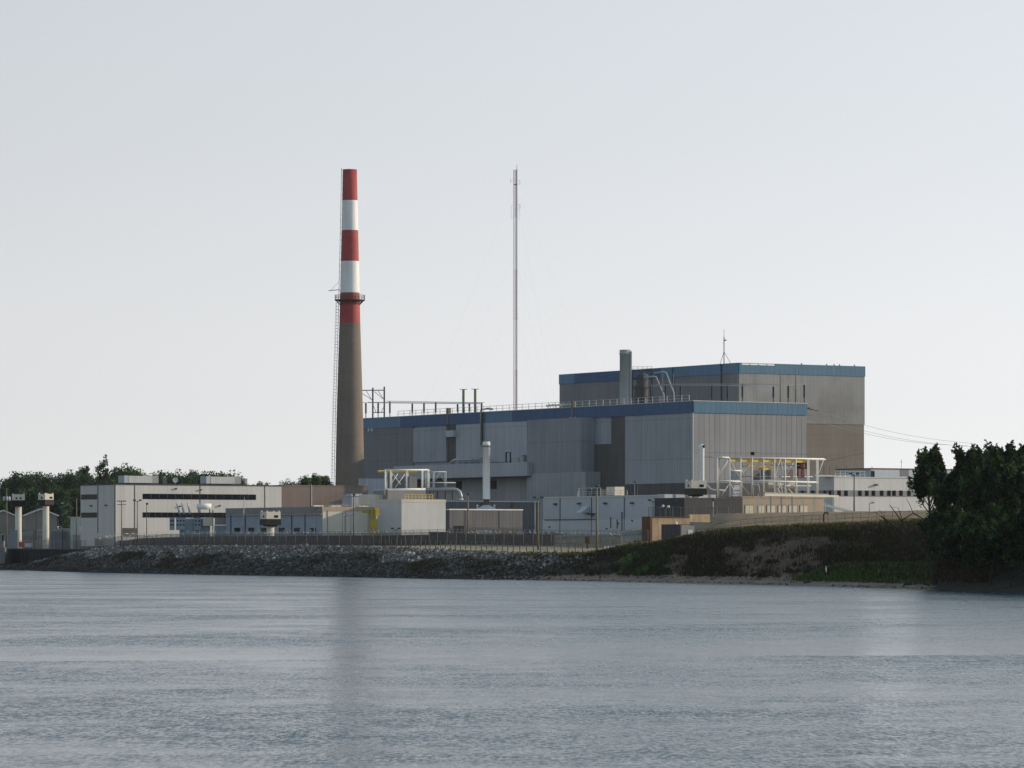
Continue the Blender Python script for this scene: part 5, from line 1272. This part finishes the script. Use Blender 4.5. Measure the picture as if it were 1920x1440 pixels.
for i, (px, pt, lab) in enumerate(((1246.5,948,'dark pole with white camera domes above the rusty wall'),(1256.5,949,'second pole with white camera domes above the rusty wall'))):
    p = at(px, 969, 712); t = thing('camera_pole', lab, 'camera pole', p, 0, 'camera poles'); h = Z_(pt, 712)-p.z
    MB().tube([(0,0,-2),(0,0,h)], .07, 6).build('pole', M['dark_steel'], t); MB().lathe([(.2,h-.3),(.27,h-.05),(.15,h+.15)], 10, cx=-.3).build('dome', M['white_steel'], t); MB().box(-.3,.3,-.05,.05,h,h+.08).build('arm', M['dark_steel'], t)
p = at(1312, 983, 648); p.z = ground_z(p.x, p.y); 
for i, (px, py, lab) in enumerate(((1352,983,'white marker post beside the handrail'),(1549,1069,'white marker post in the shore grass'))):
    Y = 640 if i == 0 else ray_n(px, 6)[1]; x = X_(px, Y); z = ground_z(x, Y); t = thing('marker_post', lab, 'marker post', (x, Y, z)); MB().tube([(0,0,-.2),(0,0,1.5 if i else 1.0)], .11, 8).build('post', M['tank_white'], t); MB().lathe([(.13,(1.3 if i else .85)),(.13,(1.45 if i else .95))], 8).build('band', M['grey_steel'], t)
x, y = ray_n(1544.5, 24.2); z = ground_z(x, y); t = thing('vent_pipe', 'rusty hooked vent pipe on the bank crest', 'pipe', (x, y, z)); MB().tube([(0,0,-.3),(0,0,1.5),(.12,0,1.75),(.45,0,1.85),(.62,0,1.75)], .13, 8).build('pipe', M['rust_dark'], t); MB().tube([(.6,0,1.78),(.68,0,1.62)], .2, 8).build('mouth', M['rust_dark'], t)
x, y = ray_n(1254, 5.4); z = ground_z(x, y); t = thing('drift_log', 'pale bleached log lying on the beach', 'log', (x, y, z)); MB().tube([(-1.1,0,.1),(-.4,.05,.16),(.4,0,.18),(1.1,.1,.38)], [.12,.16,.15,.07], 8).build('trunk', M['log'], t); MB().tube([(.5,0,.2),(.8,-.2,.4)], .04, 5).build('branch', M['log'], t)
for i, (px, n, r, lab) in enumerate(((1702,2.6,.55,'dark boulder at the water near the leaning tree'),(1716,3.4,.4,'smaller dark boulder beside the one near the leaning tree'),(1513,2.4,.5,'dark boulder at the tip of the shore grass'))):
    x, y = ray_n(px, n); o = rocks('boulder', np.array([(0,0,.1)]), np.array([2*r]), np.array([(.06,.05,.045)]), M['rock']); o.location = (x, y, ground_z(x, y)); tag(o, lab, 'boulder', 'dark boulders on the shore')
p = at(661+28, 995, 792); p.z = ground_z(p.x, p.y); t = thing('crate_hoist', 'tall yellow hoist cabinet standing beside the white cube', 'hoist', p, ANG*.5); k = 792/F; zt = lambda py: Z_(py, 792)-p.z
MB().box(6*k, 20*k, 0, 1.2, zt(990), zt(955)).build('cabinet', M['olive_yellow'], t); MB().box(15*k, 23*k, -.15, .9, zt(967), zt(951)).build('head', M['yellow'], t)
MB().box(-8*k, 7*k, .3, .8, zt(962), zt(957)).build('boom', M['olive_yellow'], t); MB().box(16*k, 18.5*k, -.2, 0, zt(973), zt(967)).build('lamp_box', M['white_steel'], t)
mb = MB()
for x in (8, 18): mb.bar((x*k, .6, 0), (x*k, .6, zt(988)), .5)
mb.build('leg', M['olive_yellow'], t)
mb = MB().bar((10*k,.6,zt(951)),(6*k,.6,zt(931)),.09).bar((14*k,.6,zt(951)),(19*k,.6,zt(935)),.09).bar((6*k,.6,zt(940)),(18*k,.6,zt(938)),.06); mb.build('jib', M['galv'], t)
p = at(672.5, 1010, 775); p.z = ground_z(p.x, p.y); t = thing('guard_hut', 'small cream kiosk box standing at the security fence', 'kiosk', p, .1); MB().box(-.62,.62,0,1.2,0,Z_(998,775)-p.z).build('body', M['tower_cream'], t); MB().box(-.7,.7,-.08,1.28,Z_(998,775)-p.z,Z_(997,775)-p.z).build('roof', M['white_steel'], t)
# cubicles in the yard between the cube and the blue-grey building
for i, (a_, b_, top, m, lab) in enumerate(((896,922,994,'panel_blue','pale blue cubicle with a flat top below the pump house'),(972,981,998,'panel_pale','small pale cubicle at the end of the pump house'),(1023,1041,997,'grey_block','grey skip container before the blue-grey building'),(1041,1056,1000,'grey_block','lower grey skip container beside the first one'),(806,848,997,'barrier','long reddish-brown crate stack at the foot of the white cube'),(852,870,986,'dark_steel','dark parked machine between the white cube and pump house'))):
    Y = 838 if i != 4 else 812; p = at((a_+b_)/2, 1008, Y); p.z = ground_z(p.x, p.y); w = (b_-a_)*Y/F/2; h = Z_(top, Y)-p.z
    t = thing('yard_cubicle', lab, 'cubicle', p, ANG*.3, None); MB().box(-w,w,0,1.8,0,h-.15).build('body', M[m], t); MB().box(-w-.08,w+.08,-.1,1.9,h-.15,h).build('top', M['panel_pale' if i < 2 else m], t)
p = at(1101, 1030, 690); p.z = ground_z(p.x, p.y); t = thing('post_box', 'dark brown box on a post beside the tall wooden lamp pole', 'control box', p); MB().box(-.4,.4,0,.5,.9,2.1).build('box', M['rust_dark'], t); MB().box(-.1,.1,.1,.3,-.2,.9).build('post', M['dark_steel'], t)

# ------------------------------------------------------------------ poles and lamps
def pole(name, label, cat, px, top, Y, r=.14, m='timber', kind='double', lean=0., zb=None):
    x = X_(px, Y); z = ground_z(x, Y) if zb is None else zb; h = Z_(top, Y)-z; t = thing(name, label, cat, (x, Y, z), 0, 'poles around the plant')
    MB().tube([(-lean,0,-.5),(0,0,h)], [r*1.15, r*.75], 8).build('pole', M[m], t)
    if kind == 'double':
        for s in (-1, 1):
            MB().bar((0,0,h-.35),(s*.55,0,h+.05),.08).build('arm', M['dark_steel'], t); MB().box(s*.35,s*.95,-.2,.2,h-.02,h+.28).build('lamp_head', M['dark_steel'], t)
    elif kind == 'single':
        MB().bar((0,0,h-.1),(.6,0,h+.1),.08).build('arm', M['dark_steel'], t); MB().box(.25,.9,-.2,.2,h,h+.28).build('lamp_head', M['galv'], t)
    elif kind == 'ball':
        MB().lathe([(.02,h-.1),(.28,h+.05),(.3,h+.25),(.1,h+.42)], 12, cx=.1).build('lamp_head', M['dark_steel'], t)
    elif kind == 'cross':
        for k, dz in enumerate((.25, .95)): MB().bar((-1.0,0,h-dz),(1.0,0,h-dz),.14).build('crossarm', M['timber'], t)
        mb = MB()
        for xx in (-.9,-.45,.45,.9): mb.lathe([(.06,h-.2),(.08,h),(.03,h+.08)], 6, cx=xx)
        mb.build('insulator', M['insulator'], t)
    elif kind == 'drums':
        MB().bar((-.9,0,h-.3),(.8,0,h-.3),.12).bar((-.7,0,h-.9),(.7,0,h-.9),.1).build('crossarm', M['timber'], t)
        for s in (-1, .15, 1): MB().lathe([(.30,h-3.2),(.33,h-3.1),(.33,h-2.25),(.2,h-2.1)], 12, cx=s*.62, cy=-.2 if s == .15 else 0).build('drum', M['galv'], t)
    elif kind == 'arcs':
        for dz, l in ((.7, 1.4),(2.6, 1.2)): MB().tube([(-.5,0,h-dz-.15),(0,0,h-dz-.1),(l*.6,0,h-dz+.2),(l,0,h-dz+.75)], .06, 5).build('arm', M['galv'], t)
        MB().box(-.4,.3,-.2,.2,h-.05,h+.25).build('lamp_head', M['galv'], t)
    elif kind == 'brace':
        MB().bar((0,0,h-1.2),(-1.6,0,h+.2),.09).bar((-2.2,0,h+.15),(0,0,h+.05),.08).build('arm', M['timber'], t)
    return t
pole('utility_pole', 'utility pole carrying grey transformer drums at the house yard', 'utility pole', 12.5, 915, 1000, .16, 'timber', 'drums')
pole('lamp_post', 'thin dark lamp post standing before the gabled house', 'lamp post', 68, 946, 985, .08, 'dark_steel', 'single')
pole('lamp_post', 'dark lamp post with curved arms between the house and the tan block', 'lamp post', 117.5, 944, 975, .08, 'dark_steel', 'arcs')
pole('utility_pole', 'bare utility pole with a slanted arm by the pale shed', 'utility pole', 143.5, 934, 962, .15, 'timber', 'brace')
pole('utility_pole', 'utility pole with two crossarms before the tan block', 'utility pole', 228, 938, 888, .12, 'timber', 'cross')
pole('lamp_post', 'twin-headed lamp post before the tan block garage door', 'lamp post', 257.5, 939, 882, .12, 'timber', 'double')
pole('lamp_post', 'slim single lamp post between the twin lamp and the transformer', 'lamp post', 275, 946, 878, .10, 'dark_steel', 'ball')
pole('lamp_post', 'pale leaning lamp post between the transformer and the fence tower', 'lamp post', 458, 931, 846, .09, 'galv', 'double', .4)
pole('lamp_post', 'dark lamp post before the cream face of the low block', 'lamp post', 663, 929, 790, .10, 'dark_steel', 'ball')
pole('lamp_post', 'brown lamp post rising before the pump house', 'lamp post', 877.5, 928, 775, .17, 'timber', 'ball')
pole('lamp_post', 'brown pole with a twin lamp beside the blue-grey building', 'lamp post', 1009, 934, 690, .17, 'timber', 'double')
pole('lamp_post', 'thin grey lamp post just behind the brown twin-lamp pole', 'lamp post', 1003, 938, 760, .10, 'grey_steel', 'single')
pole('lamp_post', 'tall thick brown lamp pole standing before the blue-grey building', 'lamp post', 1119, 913, 672, .19, 'timber', 'ball')
pole('lamp_post', 'dark lamp post before the small square windows of the white office', 'lamp post', 1601.5, 889, 760, .13, 'dark_steel', 'double')
pole('lamp_post', 'dark pole with a forked lamp above the rusty wall', 'lamp post', 1224.5, 939, 735, .09, 'dark_steel', 'double')
pole('lamp_post', 'short lamp on a pole near the white office stair', 'lamp post', 1630, 944, 745, .06, 'dark_steel', 'single')
pole('mast_pole', 'slim bare pole on the blue-grey building roof behind the cooler', 'pole', 1190, 905, 870, .06, 'galv', 'ball')
pole('lamp_post', 'twin dark lamp low before the white cube', 'lamp post', 742, 992, 778, .06, 'dark_steel', 'double')
pole('lamp_post', 'white post carrying floodlights beside the crib house fence', 'lamp post', 1337, 939, 735, .07, 'white_steel', 'ball')
for i, (px, top) in enumerate(((572+70, 962),(658, 966),(646, 968))):
    pole('signal_pole', ['thin pole of the wall-side cluster, tallest by the cream face', 'thin pole of the cluster nearest the dark lamp post', 'thinnest short pole of the cluster by the cream face'][i], 'pole', px, top, 795, .05, 'dark_steel', 'single')
# ------------------------------------------------------------------ sun, sky, haze, camera
EL = math.radians(16.0); D = Vector((.977*math.cos(EL), .213*math.cos(EL), math.sin(EL)))
sl = bpy.data.lights.new('sun', 'SUN'); sl.energy = SUN_E; sl.angle = math.radians(.5); sl.color = (1.0, .83, .62)
so = bpy.data.objects.new('sun', sl); C.objects.link(so); so.rotation_euler = D.to_track_quat('Z', 'Y').to_euler(); so.location = (200, 600, 200)
sc_ = bpy.context.scene
wd = bpy.data.worlds.new('World'); sc_.world = wd; wd.use_nodes = True; nt = wd.node_tree; L = nt.links.new
bg = nt.nodes['Background']; sky = nt.nodes.new('ShaderNodeTexSky'); sky.sky_type = 'NISHITA'; sky.sun_disc = False
sky.sun_elevation = EL; sky.sun_rotation = math.atan2(D.x, D.y); sky.air_density = SKY_AIR; sky.dust_density = SKY_DUST; sky.ozone_density = SKY_OZ; sky.altitude = 200
hs = nt.nodes.new('ShaderNodeHueSaturation'); hs.inputs['Saturation'].default_value = SKY_SAT; hs.inputs['Value'].default_value = SKY_MIX
L(sky.outputs[0], hs.inputs['Color'])
# summer haze veil: a pale layer of air over the clear sky, a little bluer overhead
tc = nt.nodes.new('ShaderNodeTexCoord'); sx = nt.nodes.new('ShaderNodeSeparateXYZ'); L(tc.outputs['Generated'], sx.inputs[0])
up = remap(nt, sx.outputs[2], .03, .50)
veil = mixc(nt, up, VEIL_LOW, VEIL_TOP)
# haze is brighter towards the sun
dp = nt.nodes.new('ShaderNodeVectorMath'); dp.operation = 'DOT_PRODUCT'; L(tc.outputs['Generated'], dp.inputs[0]); dp.inputs[1].default_value = (.977, .213, 0)
fw = math_(nt, 'MAXIMUM', math_(nt, 'ADD', math_(nt, 'MULTIPLY', dp.outputs['Value'], .75), .84), .66)
vs_ = nt.nodes.new('ShaderNodeVectorMath'); vs_.operation = 'SCALE'; L(veil, vs_.inputs[0]); L(fw, vs_.inputs['Scale']); veil = vs_.outputs[0]
L(mixc(nt, 1.0, hs.outputs[0], veil, 'ADD'), bg.inputs[0]); bg.inputs[1].default_value = SKY_STR
if HAZE > 0:
    hm = bpy.data.materials.new('haze'); hm.use_nodes = True; nt = hm.node_tree; nt.nodes.remove(nt.nodes['Principled BSDF'])
    pv = nt.nodes.new('ShaderNodeVolumePrincipled'); pv.inputs['Color'].default_value = (.80,.87,.95,1); pv.inputs['Density'].default_value = HAZE; pv.inputs['Anisotropy'].default_value = .3
    nt.links.new(pv.outputs[0], nt.nodes['Material Output'].inputs['Volume'])
    h = MB().box(-2600, 2200, -100, 4500, -40, 135).build('haze', hm); tag(h, kind='stuff'); h.visible_shadow = True
cam = bpy.data.cameras.new('camera'); co_ = bpy.data.objects.new('camera', cam); C.objects.link(co_)
cam.sensor_width = 36; cam.lens = F/1920*36; cam.clip_end = 20000; cam.clip_start = 1
co_.location = (0,0,EYE); co_.rotation_euler = (math.pi/2,0,0); cam.shift_y = (HOR-720)/1920
sc_.camera = co_
vs = sc_.view_settings; vs.view_transform = 'Standard'; vs.look = 'None'; vs.gamma = 1; vs.exposure = EXPO; vs.use_curve_mapping = False
sc_.cycles.max_bounces = 8; sc_.cycles.transparent_max_bounces = 24; sc_.cycles.volume_bounces = 1
